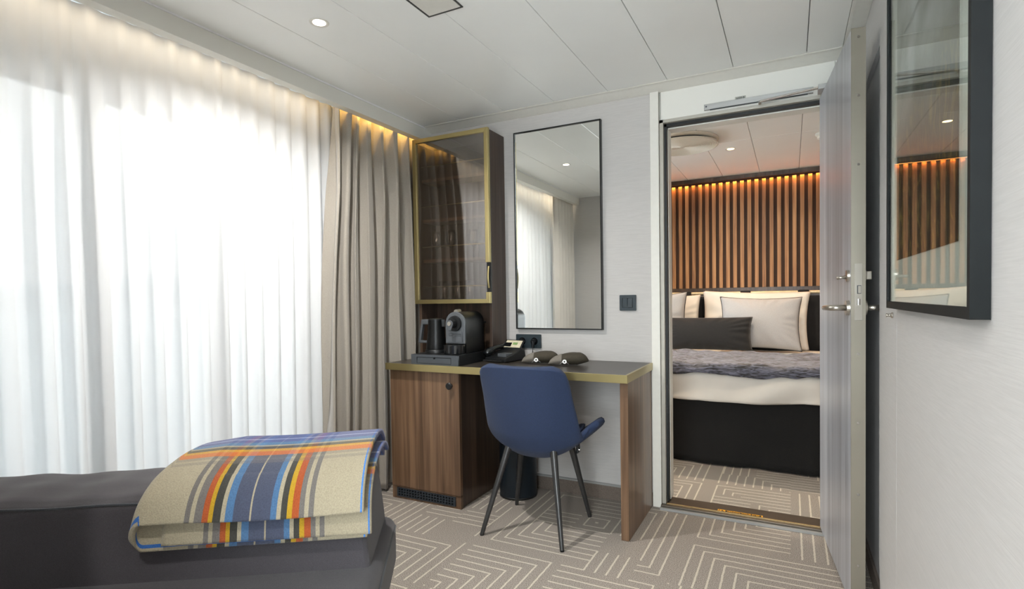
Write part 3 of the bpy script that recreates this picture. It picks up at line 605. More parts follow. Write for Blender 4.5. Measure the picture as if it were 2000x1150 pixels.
bm = plate_mesh(rrect(mc - .046, mc + .046, ZP + .060, ZP + .118, [.012, .012, .002, .002]), [[(mc - .038 + i * .0053, z), (mc - .038 + i * .0053, z + .004), (mc - .0348 + i * .0053, z + .004), (mc - .0348 + i * .0053, z)] for i in range(15) for z in (ZP + .092, ZP + .100)], .004); place(bm, XZ(my0 - .002)); obj('capsule_door', bm, 'grey_plastic', cm)
b = B(); cyl(b, (mc, my0 + .001, ZP + .158), (mc, my0 - .012, ZP + .158), .042, .040, 36); cyl(b, (mc - .002, my0 - .012, ZP + .158), (mc - .004, my0 - .040, ZP + .158), .024, .022, 30); obj('knob', b, 'black_plastic', cm, smooth=True, auto=40)
b = B(); prism(b, [(mc - .004 + .020 * math.cos(R(a)), ZP + .158 + .020 * math.sin(R(a))) for a in range(-20, 201, 20)] + [(mc - .012, ZP + .124), (mc + .004, ZP + .124)], 'y', my0 - .047, my0 - .040); obj('lever_cap', b, 'grey_plastic', cm, bevel=.002)
b = B(); cyl(b, (mc - .004, my0 - .047, ZP + .159), (mc - .004, my0 - .052, ZP + .159), .012, .011, 24); obj('button', b, 'satin_steel', cm, smooth=True, auto=40)
b = B(); cyl(b, (mc, my0 + .012, ZP + .218), (mc, my0 + .05, ZP + .224), .014, .010, 16); obj('top_latch', b, 'satin_steel', cm, smooth=True, auto=40)
bm = B(); prism(bm, [(mc + .056 * math.cos(R(a)), my0 - .012 + .050 * math.sin(R(a))) for a in range(180, 361, 12)] + [(mc + .056, my0 + .008), (mc - .056, my0 + .008)], 'z', ZP, ZP + .048); obj('drip_tray', bm, 'black_gloss', cm, bevel=.002)
b = B(); box(b, mx0 + .012, mx1 - .012, my1 + .001, my1 + .045, ZP, ZP + .150); obj('water_tank', b, 'cabinet_glass', cm, bevel=.008)
b = B(); box(b, mx0 + .010, mx1 - .010, my1 + .001, my1 + .047, ZP + .151, ZP + .160); obj('tank_lid', b, 'black_plastic', cm, bevel=.003)
# telephone
ph = thing('telephone', 'black desk telephone with handset and tilted label card beside the cabinet', 'telephone', (-1.395, 2.63, ZT), R(-12))
b = B(); prism(b, [(-.085, 0), (.085, 0), (.095, .018), (.085, .055), (.06, .060), (-.085, .022)], 'x', -.07, .075); obj('base', b, 'black_plastic', ph, bevel=.006, local=True)
b = B(); prism(b, [(.045, .062), (.052, .060), (.092, .105), (.085, .108)], 'x', -.058, .072); sc_ = obj('display', b, 'black_plastic', ph, bevel=.002, local=True)
def tiltbox(x0, x1, t0, t1, lift=.0012, th=.0012):
    bm = B(); p0 = Vector((0, .045, .062)); d = Vector((0, .040, .046)); n_ = Vector((0, -.046, .040)).normalized()
    vs_ = []
    for l_ in (lift, lift + th):
        for t_ in (t0, t1):
            for x in (x0, x1): vs_.append(bm.verts.new(p0 + d * t_ + n_ * l_ + Vector((x, 0, 0))))
    for f in ((0, 1, 3, 2), (4, 6, 7, 5), (0, 4, 5, 1), (2, 3, 7, 6), (0, 2, 6, 4), (1, 5, 7, 3)): bm.faces.new([vs_[i] for i in f])
    return bm
obj('label_card', tiltbox(-.045, .066, .12, .90), 'paper_label', ph, local=True, label='cream printed card')
obj('display_screen', tiltbox(-.045, .0, .2, .62, .003), 'black_gloss', ph, local=True); obj('label_stamp', tiltbox(.008, .04, .42, .66, .003), 'label_green', ph, local=True)
bm = B(); tube(bm, [(-.062, -.085, .040), (-.064, -.055, .052), (-.060, -.015, .068), (-.060, .03, .072), (-.062, .062, .070), (-.062, .088, .058)], [.016, .022, .013, .012, .020, .016], 14); obj('handset', bm, 'black_gloss', ph, smooth=True, local=True)
bm = B(); box(bm, .0, .06, -.06, .02, .026, .044); obj('keypad', bm, 'grey_plastic', ph, bevel=.002, local=True)
bm = B(); tube(bm, [(-.07 + .004 * math.cos(t * 1.3) + .0014 * t, -.098 + .005 * math.sin(t * 1.3) , .008 + .003 * math.sin(t * 1.3)) for t in range(0, 90)], .0016, 6); obj('coiled_cord', bm, 'cord_black', ph, smooth=True, local=True)
# slippers
def slipper(loc, rz, label, lift):
    s_ = thing('slipper', label, 'slipper', loc, rz, 'olive slippers on the desk')
    def body(u, v):
        L_ = .20; x = -.10 + L_ * u
        wd = (.030 + .014 * u) * math.sqrt(max(.02, 1 - (max(0, .22 - u) / .22) ** 2)) * math.sqrt(max(.02, 1 - (max(0, u - .62) / .38) ** 2))
        ht = .032 + .024 * math.sin(math.pi * min(1, u * .86) ** 1.2) + lift * u
        z0 = .0 + .016 * max(0, u - .72) / .28 + .004 * max(0, .1 - u) * 10
        a = 2 * math.pi * v; ca, sa = math.cos(a), math.sin(a)
        yy = wd * math.copysign(abs(ca) ** .8, ca); e_ = math.sqrt(max(.02, 1 - (max(0, .2 - u) / .2) ** 2)) * math.sqrt(max(.03, 1 - (max(0, u - .7) / .3) ** 2))
        zz = z0 + (ht * e_ * (sa * .5 + .5) ** (.8))
        ridge = .006 * math.exp(-((v - .25) / .03) ** 2) * math.sin(math.pi * u)
        return (x, yy, zz + ridge)
    bm = B(); V = grid(bm, body, 26, 24, cv=True); bm.faces.new(V[0][::-1]); bm.faces.new(V[-1]); obj('upper', bm, 'slipper_olive', s_, smooth=True, local=True)
    def cap(u, v):
        q = body(.0 + .34 * u, v); c_ = body(.17, v); return (q[0] - .0015, q[1] * 1.04, max(0.0, q[2] * 1.04))
    bm = B(); V = grid(bm, cap, 12, 24, cv=True); bm.faces.new(V[0][::-1]); bm.faces.new(V[-1]); obj('toe_panel', bm, 'slipper_grey', s_, smooth=True, local=True, label='light grey toe panel')
    def strap(u0, u1, v0):
        bm = B()
        def f(a, t_):
            q = body(u0 + (u1 - u0) * t_ + .012 * a, v0 + .13 * t_); k = 1.10; return (q[0], q[1] * k, q[2] * k + .001)
        grid(bm, f, 3, 8); return bm
    obj('strap', strap(.36, .26, .56 - .0), 'white_badge', s_, solid=.0015, local=True); obj('strap', strap(.40, .50, .56), 'white_badge', s_, solid=.0015, local=True)
    q = Vector(body(.40, .63)); bm = B(); 
    dirv = Vector((0, -1, .25)).normalized()
    for k in range(20):
        pass
    ring = []
    V = []
    for k in range(20):
        a = 2 * math.pi * k / 20; row = []
        for (rr, dd) in ((.0042, 0), (.0042, .0018), (.0105, .0018), (.0105, 0)):
            side = Vector((1, 0, 0)); up = dirv.cross(side).normalized(); row.append(bm.verts.new(Vector((q.x, -.0425, .020)) + side * rr * math.cos(a) + up * rr * math.sin(a) + dirv * (dd + .002)))
        V.append(row)
    for k in range(20):
        for j in range(4): bm.faces.new((V[k][j], V[(k + 1) % 20][j], V[(k + 1) % 20][(j + 1) % 4], V[k][(j + 1) % 4]))
    obj('ring_badge', bm, 'white_badge', s_, local=True, label='white ring badge')
    return s_
slipper((-1.165, 2.60, ZT), R(18), 'olive-brown folded slipper touching the telephone side, nearer the display cabinet', .004)
slipper((-1.000, 2.575, ZT), R(20), 'olive-brown folded slipper on the bare desktop, nearer the doorway', .004)

# ================================================================ CHAIR
ch = thing('shell_chair', 'navy blue fabric shell chair with black tapered legs tucked at the desk', 'chair', (-1.066, 2.33, 0))
XC = -1.068
cl = [(2.135, .780, .160), (2.137, .768, .194), (2.142, .742, .212), (2.150, .70, .218), (2.165, .62, .220), (2.185, .53, .228), (2.205, .455, .232), (2.235, .395, .228), (2.285, .357, .222), (2.36, .346, .224), (2.45, .356, .224), (2.54, .378, .212), (2.59, .392, .190)]
ee = [.010, .022, .034, .05, .066, .080, .088, .094, .130, .172, .168, .130, .04]
fl = [0, 0, 0, 0, .0, .0, .0, .006, .032, .064, .078, .060, .01]
def lerp_row(t, arr):
    k = t * (len(arr) - 1); i = min(int(k), len(arr) - 2); f = k - i; a, b2 = arr[i], arr[i + 1]
    # smooth interpolation
    f2 = f
    if isinstance(a, (int, float)): return a + (b2 - a) * f2
    return tuple(x + (y - x) * f2 for x, y in zip(a, b2))
def shell(u, v, inset=0, rise=0):
    y, z, wd = lerp_row(v, cl); e_ = lerp_row(v, ee); fl_ = lerp_row(v, fl)
    d = .02; y1_, z1_, _ = lerp_row(max(0, v - d), cl); y2_, z2_, _ = lerp_row(min(1, v + d), cl)
    t_ = Vector((0, y2_ - y1_, z2_ - z1_)).normalized(); nrm = Vector((0, -t_.z, t_.y))  # towards the sitter
    a = (u * 2 - 1); s_ = abs(a) ** 2.6
    return Vector((XC + a * (wd - inset) + math.copysign(fl_ * s_, a), y, z)) + nrm * (e_ * s_ + rise)
bm = B(); grid(bm, shell, 23, 37); obj('seat_shell', bm, 'chair_fabric', ch, smooth=True, solid=.036, sub=1)
bm = B()
def pad(u, v):
    return shell(.14 + .72 * u, .56 + .40 * v, 0, .034 + .016 * math.sin(math.pi * u) ** .5 * math.sin(math.pi * v) ** .5)
grid(bm, pad, 12, 12); obj('seat_pad', bm, 'chair_fabric', ch, smooth=True, solid=.02, sub=1)
legs = [((-1.262, 2.130), (-1.178, 2.25, .392)), ((-.870, 2.135), (-.952, 2.25, .392)), ((-1.280, 2.523), (-1.200, 2.43, .372)), ((-.884, 2.535), (-.940, 2.44, .372))]
for (fx, fy), top in legs:
    b = B(); cyl(b, (fx, fy, .004), top, .0095, .0165, 20); lg = obj('leg', b, 'chair_leg', ch, smooth=True, auto=50)
    b = B(); d = (Vector(top) - Vector((fx, fy, .004))).normalized(); cyl(b, Vector((fx, fy, .0005)), Vector((fx, fy, .004)) , .0092, .0098, 16); obj('foot_pad', b, 'black_plastic', lg)
b = B(); prism(b, [(2.405, .345), (2.45, .345), (2.44, .385), (2.415, .385)], 'x', -.905, -.895); br = obj('bracket', b, 'black_metal', ch, bevel=.003)
b = B(); cyl(b, (-.895, 2.428, .360), (-.890, 2.428, .360), .009, .008, 16); obj('bolt', b, 'chrome', br)
# waste bin
bn = thing('waste_bin', 'round dark waste bin standing under the desk behind the chair', 'bin', (-1.340, 2.665, 0))
b = B(); lathe(b, [(.0, .004), (.095, 0), (.101, .004), (.102, .010), (.102, .285), (.104, .290), (.100, .290), (.098, .012), (.0, .010)], (-1.340, 2.665, .001), 40, closed=False); obj('bin_body', b, 'bin_black', bn, smooth=True, auto=40)
b = B(); lathe(b, [(.1025, .003), (.1035, .003), (.1035, .012), (.1025, .012)], (-1.340, 2.665, .001), 40, closed=False); obj('base_ring', b, 'black_plastic', bn, smooth=True)

# ================================================================ DOOR
hx_, hy_ = .116, 2.800; nx_, ny_ = .179, 2.125
ang = math.atan2(ny_ - hy_, nx_ - hx_)  # hinge -> free edge
dl = math.hypot(nx_ - hx_, ny_ - hy_)
dd = bpy.data.objects.new('door_1', None); C.objects.link(dd); dd.matrix_basis = Matrix.Translation((hx_, hy_, .03)) @ Matrix.Rotation(ang, 4, 'Z'); dd['kind'] = 'structure'
# local: x hinge->free edge, +y to the right wall side (ang ~ -85deg => local +y = world +x)
TH = .040
b = B(); box(b, 0, dl - .002, 0, TH, 0, 1.918); lf = obj('door_leaf', b, 'door_laminate', dd, local=True)
b = B(); box(b, dl - .002, dl + .0015, -.001, TH + .001, 0, 1.919); es = obj('edge_strip', b, 'edge_steel', dd, local=True)
for z in (1.89, 1.70, 1.475, .85, .62, .38, .14):
    b = B(); lathe(b, [(.0035, 0), (.0045, .0006), (.0038, .0012)], (0, 0, 0), 14); place(b, Matrix.Translation((dl + .0015, TH / 2, z)) @ Matrix.Rotation(R(90), 4, 'Y')); obj('screw', b, 'chrome', es, local=True)
b = B(); box(b, dl + .0015, dl + .0032, .009, TH - .009, .962, 1.150); lp_ = obj('lock_plate', b, 'satin_steel', dd, local=True, bevel=.0006)
b = B(); box(b, dl + .0032, dl + .0036, .016, .028, 1.050, 1.078); obj('deadbolt_slot', b, 'vent_black', lp_, local=True)
b = B(); cyl(b, (dl + .003, .020, 1.013), (dl + .003, .020, 1.033), .006, seg=16); obj('roller_latch', b, 'chrome', lp_, smooth=True, local=True, auto=40)
b = B(); box(b, dl + .003, dl + .008, .018, .026, 1.052, 1.076); obj('deadbolt', b, 'satin_steel', lp_, local=True)
for sgn, y0 in ((-1, 0), (1, TH)):
    hxp = dl - .038
    b = B(); cyl(b, (hxp, y0, 1.003), (hxp, y0 + sgn * .010, 1.003), .026, .025, 30); ro = obj('rosette', b, 'satin_steel', dd, smooth=True, auto=40, local=True)
    b = B(); tube(b, [(hxp, y0 + sgn * .010, 1.003), (hxp, y0 + sgn * .040, 1.003), (hxp - .006, y0 + sgn * .052, 1.003), (hxp - .02, y0 + sgn * .058, 1.003), (hxp - .105, y0 + sgn * .058, 1.001), (hxp - .118, y0 + sgn * .050, 1.001)], [.010, .010, .010, .0095, .009, .009], 14); obj('lever', b, 'satin_steel', ro, smooth=True, local=True)
    b = B(); cyl(b, (hxp, y0, 1.111), (hxp, y0 + sgn * .008, 1.111), .020, .019, 26); r2o = obj('rosette', b, 'satin_steel', dd, smooth=True, auto=40, local=True)
    if sgn < 0:
        b = B(); tube(b, [(hxp, y0 - .008, 1.106), (hxp, y0 - .022, 1.106), (hxp, y0 - .036, 1.104)], [.006, .0045, .0055], 10); obj('thumb_turn', b, 'satin_steel', r2o, smooth=True, local=True)
    else:
        b = B(); box(b, hxp - .012, hxp + .012, y0 + .008, y0 + .024, 1.097, 1.125); obj('turn_knob', b, 'satin_steel', r2o, bevel=.002, local=True)
for z in (.25, 1.0, 1.65):
    b = B(); cyl(b, (.002, TH + .004, z), (.002, TH + .004, z + .09), .007, seg=14); obj('hinge', b, 'satin_steel', dd, smooth=True, auto=40, local=True)
# closer: slide rail on the header plus arm
dcl = thing('door_closer', 'grey metal door-closer rail with slim arm fixed above the doorway', 'door closer', (-.14, YB, 1.975))
b = B(); box(b, -.371, .092, YB - .020, YB - .001, 1.976, 2.002); obj('rail', b, 'aluminium', dcl, bevel=.0015)
b = B(); box(b, -.345, .07, YB - .018, YB - .004, 1.9745, 1.977); obj('rail_slot', b, 'vent_black', dcl)
b = B(); cyl(b, (-.361, YB - .021, 1.990), (-.361, YB - .0195, 1.990), .004, seg=12); obj('screw', b, 'vent_black', dcl)
b = B(); cyl(b, (.082, YB - .021, 1.990), (.082, YB - .0195, 1.990), .004, seg=12); obj('screw', b, 'vent_black', dcl)
b = B(); tube(b, [(-.125, YB - .035, 1.967), (-.12, YB - .04, 1.968), (.112, 2.72, 1.969), (.118, 2.715, 1.969)], .0052, 10); obj('arm', b, 'chrome', dcl, smooth=True)
b = B(); cyl(b, (-.125, YB - .030, 1.960), (-.125, YB - .016, 1.974), .006, seg=12); obj('arm_pivot', b, 'satin_steel', dcl)
b = B(); box(b, .106, .142, 2.68, 2.76, 1.951, 1.972); obj('shoe', b, 'aluminium', dcl, bevel=.002)
pt = thing('number_plate', 'small grey label plate above the door-closer rail', 'label', (-.208, YB, 2.0035))
b = B(); box(b, -.233, -.186, YB - .002, YB - .0003, 2.003, 2.019); obj('plate', b, 'silver_tape', pt)
bm = text_bm('6000-B', .0125, .0003); place(bm, Matrix.Translation((-.2095, YB - .0024, 2.011)) @ Matrix.Rotation(R(90), 4, 'X')); obj('lettering', bm, 'vent_black', pt)
# warning sticker on the sill
sk = thing('warning_sticker', 'yellow and black WATCH YOUR STEP sticker on the door sill', 'sticker', (-.222, YB + .015, .0226))
b = B(); box(b, -.323, -.121, YB + .005, YB + .030, .0223, .0229); obj('backing', b, 'sticker_yellow', sk)
b = B(); box(b, -.288, -.127, YB + .008, YB + .027, .0229, .0232); obj('black_panel', b, 'sticker_black', sk)
bm = text_bm('WATCH YOUR STEP', .0185, .0002, sx=.88); 
xs_ = [v_.co.x for v_ in bm.verts]; bmesh.ops.scale(bm, vec=(.146 / (max(xs_) - min(xs_)), 1, 1), verts=bm.verts); place(bm, Matrix.Translation((-.2075, YB + .0175, .0235))); obj('lettering', bm, 'sticker_yellow', sk)
b = B(); box(b, -.318, -.315, YB + .008, YB + .027, .0229, .0232); prism(b, [(-.308, YB + .010), (-.292, YB + .010), (-.298, YB + .017), (-.302, YB + .025), (-.305, YB + .025), (-.303, YB + .017)], 'z', .0229, .0232); obj('pictogram', b, 'sticker_black', sk)

# ================================================================ PICTURE
pc = thing('framed_picture', 'large black-framed botanical print behind glass on the right-hand wall', 'picture', (.25, 1.41, 1.04))
PX0, PX1 = .2335, XR - .007; py0, py1, pz0, pz1 = 1.018, 1.800, 1.041, 2.02
bm = plate_mesh([(py0, pz0), (py1, pz0), (py1, pz1), (py0, pz1)], [[(py0 + .014, pz0 + .018), (py0 + .014, pz1 - .018), (py1 - .014, pz1 - .018), (py1 - .014, pz0 + .018)]], PX1 - PX0); place(bm, YZ((PX0 + PX1) / 2)); obj('frame', bm, 'frame_black', pc, bevel=.0012)
b = B(); box(b, PX0 + .004, PX0 + .006, py0 + .013, py1 - .013, pz0 + .017, pz1 - .017); obj('glass', b, 'picture_glass', pc)
b = B(); box(b, PX0 + .010, PX0 + .013, py0 + .013, py1 - .013, pz0 + .017, pz1 - .017); obj('mat_board', b, 'mat_board', pc)
b = B(); box(b, PX0 + .0085, PX0 + .0098, py0 + .105, py1 - .105, 1.165, pz1 - .115); obj('print', b, 'botanical_print', pc)
ws = thing('wall_hook', 'small round steel hook on the wall just under the framed picture', 'hook', (XR - .007, 1.873, 1.02))
b = B(); lathe(b, [(.008, 0), (.008, .003), (.004, .006), (.004, .012), (.006, .016)], (0, 0, 0), 16); place(b, Matrix.Translation((XR - .0065, 1.873, 1.018)) @ Matrix.Rotation(R(-90), 4, 'Y')); obj('hook', b, 'satin_steel', ws, smooth=True)

# ================================================================ CEILING FITTINGS
def downlight(x, y, label, warm=False, power=3):
    d_ = thing('downlight', label, 'ceiling light', (x, y, ZC - .004), 0, 'ceiling downlights')
    b = B(); lathe(b, [(.036, .003), (.036, 0), (.033, -.002), (.024, .0005), (.024, .003)], (x, y, ZC - .001), 32, closed=False); obj('bezel', b, 'trim_white', d_, smooth=True, auto=50)
    b = B(); cyl(b, (x, y, ZC - .0012), (x, y, ZC - .0002), .0235, seg=28); obj('lamp', b, 'lamp_glow_warm' if warm else 'lamp_glow', d_)
    l = bpy.data.lights.new('downlight_light', 'AREA'); l.shape = 'DISK'; l.size = .04; l.energy = power; l.color = (1, .83, .62) if warm else (1, .97, .93); l.spread = R(150)
    o = bpy.data.objects.new('downlight_light', l); o.location = (x, y, ZC - .006); C.objects.link(o)
downlight(-1.577, 1.525, 'round white downlight in the living room ceiling near the curtain', False, 12)
downlight(-.382, 4.23, 'round warm downlight in the bedroom ceiling seen through the doorway', True, 7)
downlight(-.3, -.35, 'added unseen fill downlight above the recess at the near end', False, 14)  # lamp added out of view behind the camera to brighten the room
for x, y, l_ in ((-1.6, 4.23, 'added unseen warm downlight in the bedroom ceiling over the window end of the bed'), (.75, 4.23, 'added unseen warm downlight in the bedroom ceiling behind the open door'), (-1.2, 3.2, 'added unseen warm downlight in the bedroom ceiling near the doorway wall')):
    downlight(x, y, l_, True, 5)  # out-of-view lamps added for warm light in the bedroom
gv = thing('ceiling_hatch', 'square flush ceiling grille at the top edge of the photo', 'ceiling grille', (-1.115, 1.58, ZC - .004))
bm = plate_mesh([(-1.192, 1.538), (-1.042, 1.538), (-1.042, 1.688), (-1.192, 1.688)], [[(-1.187, 1.543), (-1.187, 1.683), (-1.047, 1.683), (-1.047, 1.543)]], .003); place(bm, Matrix.Translation((0, 0, ZC - .002))); obj('grille_frame', bm, 'seam_dark', gv)
b = B(); box(b, -1.184, -1.050, 1.546, 1.680, ZC - .003, ZC - .0005); obj('cover', b, 'trim_white', gv)
# round air diffuser in the bedroom
ad = thing('air_diffuser', 'large round perforated white air diffuser on the bedroom ceiling', 'ceiling vent', (-.655, 3.87, ZC - .05))
AX, AY = -.655, 3.85
b = B(); lathe(b, [(.235, 0), (.235, -.008), (.225, -.016)], (AX, AY, ZC - .001), 56); obj('rim', b, 'diffuser_white', ad, smooth=True, auto=40)
b = B(); lathe(b, [(.205, -.016), (.205, -.032)], (AX, AY, ZC - .001), 48); obj('neck', b, 'vent_black', ad, smooth=True, auto=40)
prof = [(.2300, -.030), (.2320, -.040)]
k = .224
while k > .02: prof += [(k, -.042), (k - .0015, -.039), (k - .004, -.039), (k - .0055, -.042)]; k -= .0095
b = B(); lathe(b, prof, (AX, AY, ZC - .001), 56, closed=True); obj('perforated_disc', b, 'diffuser_white', ad)
sd = thing('smoke_detector', 'white smoke detector on the bedroom ceiling at the door edge', 'smoke detector', (.185, 4.12, ZC - .05))
b = B(); lathe(b, [(.045, 0), (.045, -.014), (.034, -.022), (.034, -.034), (.022, -.044)], (.190, 4.12, ZC - .001), 32); obj('detector_body', b, 'trim_white', sd, smooth=True, auto=40)

# ================================================================ BEDROOM
hb = thing('slatted_headboard', 'wall-wide headboard of vertical oak slats lit orange from above', 'headboard', (-.5, BY1, 1.10))
HX0, HX1 = -2.2, 1.3
b = B(); box(b, HX0, HX1, BY1 - .020, BY1 - .001, 1.10, 2.125); obj('backing_panel', b, 'backing_brown', hb)
bm = B(); x = -1.035 - .0583 * 19
while x < HX1 - .03: box(bm, x, x + .030, BY1 - .040, BY1 - .0195, 1.146, 2.082); x += .0583
obj('slats', bm, 'oak_slat', hb)
b = B(); box(b, HX0, HX1, BY1 - .075, BY1 - .020, 2.092, 2.126); obj('top_rail', b, 'walnut_dark', hb)
b = B(); box(b, HX0, HX1, BY1 - .046, BY1 - .0195, 1.110, 1.145); obj('bottom_rail', b, 'walnut_dark', hb)
hc = thing('headboard_cushion', 'black upholstered headboard cushion hung from a brass rail by straps', 'cushion', (-.5, BY1 - .03, .6))
b = B(); cyl(b, (HX0 + .2, BY1 - .085, 1.098), (HX1 - .2, BY1 - .085, 1.098), .0125, seg=16); obj('rail', b, 'rail_cream', hc, smooth=True, auto=40)
b = B(); box(b, -1.75, 1.0, BY1 - .082, BY1 - .02, .56, 1.068); obj('pad', b, 'velvet_dark', hc, bevel=.02, bseg=4)
for x in (-1.40, -.845, -.350, .095, .60):
    b = B(); box(b, x - .042, x + .042, BY1 - .105, BY1 - .047, 1.02, 1.117); obj('strap', b, 'velvet_dark', hc, bevel=.008)
bd = thing('bed', 'wide bed with black valance skirt and white duvet beyond the doorway', 'bed', (-.5, 4.4, 0))
BX0, BX1_ = -1.42, .72
b = B(); box(b, BX0 + .03, BX1_ - .03, 3.70, 5.09, .30, .52); obj('mattress', b, 'mattress', bd, bevel=.03, bseg=4)
b = B(); box(b, BX0 + .06, BX1_ - .06, 3.72, 5.09, .02, .295); obj('bed_base', b, 'skirt_black', bd)
bm = B()
def skirt(u, v):
    P = [(BX0, 5.0), (BX0, 3.668), (BX1_, 3.668), (BX1_, 5.0)]
    s_ = u * (1.332 * 2 + 2.14)
    if s_ < 1.332: x, y = BX0, 5.0 - s_; nx, ny = -1, 0
    elif s_ < 3.472: x, y = BX0 + s_ - 1.332, 3.668; nx, ny = 0, -1
    else: x, y = BX1_, 3.668 + s_ - 3.472; nx, ny = 1, 0
    a = .012 * v * math.sin(s_ * 14) + .006 * v * math.sin(s_ * 31 + 1) + .02 * v
    dx = abs(x + .70); a -= .035 * v * math.exp(-(dx / .035) ** 2)
    return (x + nx * a, y + ny * a, .44 - .432 * v)
grid(bm, skirt, 200, 12); obj('valance_skirt', bm, 'skirt_black', bd, smooth=True, solid=.004)
bm = B()
def duvet(u, v):
    # cross-section from head (v=0) over the front edge down to the hem (v=1)
    x = BX0 - .03 + (BX1_ - BX0 + .06) * u
    t_ = v * 1.62
    if t_ < 1.34: y = 5.06 - t_; z = .600
    elif t_ < 1.42: a = (t_ - 1.34) / .08 * math.pi / 2; y = 3.72 - .10 * math.sin(a) * .8; z = .600 - .04 * (1 - math.cos(a)) - .0
    else: k = (t_ - 1.42) / .20; y = 3.64 - .03 * k + .02 * k * k; z = .56 - .132 * k
    z += .003 * math.sin(x * 5 + 1) * math.sin(v * 6) + .002 * math.sin(x * 13 + v * 9)
    if v > .8:
        k = (v - .8) / .2
        y -= .034 * k * math.sin(x * 7.5 + 3.2 * k) * math.sin(math.pi * min(1, k * .9)) + .012 * math.sin(x * 17 + 5 * k) * k
        z += .012 * k * math.sin(x * 4 + .6) - .006 * k
    e_ = min(1, min(u, 1 - u) * 14); z -= (1 - e_) ** 2 * .12
    return (x, y, z)
grid(bm, duvet, 120, 80); obj('duvet', bm, 'linen_white', bd, smooth=True, solid=.03)
bm = B()
def throw(u, v):
    x = BX0 - .045 + (BX1_ - BX0 + .09) * u; t_ = v * .92
    edge = .03 * math.sin(x * 9) + .012 * math.sin(x * 23)
    if t_ < .80: y = 4.44 + edge * (1 - v) - t_; z = .634
    else: k = (t_ - .80) / .12; y = 3.64 - .030 * math.sin(k * math.pi / 2); z = .634 - .064 * k ** 1.5 + .006 * math.sin(x * 8) * k
    z += .010 * abs(math.sin(x * 6 + 4 * v) * math.sin(x * 15 + 9 * v)) + .009 * abs(math.sin(7 * x + 11 * v)) + .006 * math.sin(19 * x - 13 * v) ** 2
    e_ = min(1, min(u, 1 - u) * 14); z -= (1 - e_) ** 2 * .12
    return (x, y, z)
grid(bm, throw, 160, 50); tag(obj('velvet_throw', bm, 'crushed_velvet', smooth=True, solid=.014), 'mottled grey crushed-velvet throw laid across the white duvet', 'throw')
def pillow(name, mat, cx, cy, cz, w_, h_, t_, tilt, rz=0, piping=None, seed=0, pinch=.06, spin=0):
    rnd = random.Random(seed); ph1 = rnd.uniform(0, 6)
    def f(u, v):
        # closed surface: u along a loop around (front/back), v across
        a = 2 * math.pi * u; s_ = v * 2 - 1
        return None
    bm = B(); N = 44
    def surf(sign):
        def g_(u, v):
            a, b2 = u * 2 - 1, v * 2 - 1
            k = max(0, (1 - a ** 2)) ** .42 * max(0, (1 - b2 ** 2)) ** .42
            x = a * w_ / 2 * (1 - pinch * (1 - a * a) * 0 - pinch * (1 - abs(a)) * 0) * (1 - pinch * (1 - b2 * b2)); z = b2 * h_ / 2 * (1 - pinch * (1 - a * a))
            ang_ = math.atan2(b2, a); rad = max(abs(a), abs(b2)); tight = max(0, rad - .55) / .45
            wr = .006 * math.sin(3.1 * a + 2.2 * b2 + ph1) * k + .009 * math.sin(19 * ang_ + 3 * math.sin(3 * ang_ + ph1)) * tight * k
            return (x, sign * t_ / 2 * k + wr * sign, z)
        return g_
    grid(bm, surf(-1), N, N); grid(bm, surf(1), N, N)
    bmesh.ops.remove_doubles(bm, verts=bm.verts, dist=.0005)
    mtx = Matrix.Translation((cx, cy, cz)) @ Matrix.Rotation(rz, 4, 'Z') @ Matrix.Rotation(tilt, 4, 'X') @ Matrix.Rotation(spin, 4, 'Y')
    edge = [Vector((w_ / 2 * a * (1 - pinch * (1 - b2 * b2)), 0, h_ / 2 * b2 * (1 - pinch * (1 - a * a)))) for a, b2 in ([(-1 + i / 6, 1) for i in range(12)] + [(1, 1 - i / 6) for i in range(12)] + [(1 - i / 6, -1) for i in range(12)] + [(-1, -1 + i / 6) for i in range(12)])]
    place(bm, mtx)
    if piping is None: return obj(name, bm, mat, smooth=True)
    rt = bpy.data.objects.new(name, None); C.objects.link(rt); rt.matrix_basis = Matrix.Translation((cx, cy, cz - h_ / 2))
    obj('cover', bm, mat, rt, smooth=True)
    bm = B(); tube(bm, [mtx @ p_ for p_ in edge] + [mtx @ edge[0]], .0035, 8); obj('piping', bm, piping, rt, smooth=True)
    return rt
tag(pillow('sleeping_pillow', 'linen_white', -.28, 5.035, .872, .84, .49, .15, R(-12), 0, None, 1, .06, R(1.5)), 'white sleeping pillow at the back, nearest the door edge', 'pillow', 'white sleeping pillows')
tag(pillow('sleeping_pillow', 'linen_white', -1.04, 5.045, .858, .66, .46, .15, R(-12), 0, None, 2, .06, R(-1)), 'white sleeping pillow at the back between the two grey cushions', 'pillow', 'white sleeping pillows')
tag(pillow('square_cushion', 'euro_grey', -.225, 4.83, .850, .61, .44, .19, R(-16), R(2), 'piping_dark', 3, .09, R(1)), 'large pale grey piped cushion in the middle of the bed', 'cushion', 'pale grey piped cushions')
tag(pillow('square_cushion', 'euro_grey', -1.08, 4.855, .866, .58, .48, .18, R(-14), R(-6), 'piping_dark', 4, .08, R(-3)), 'pale grey piped cushion at the left, half hidden behind the door frame', 'cushion', 'pale grey piped cushions')
tag(pillow('lumbar_cushion', 'velvet_dark', -.635, 4.665, .770, .74, .275, .14, R(-14), 0, None, 5, .05, R(-.5)), 'long charcoal velvet lumbar cushion leaning in front of the pale cushions', 'cushion')

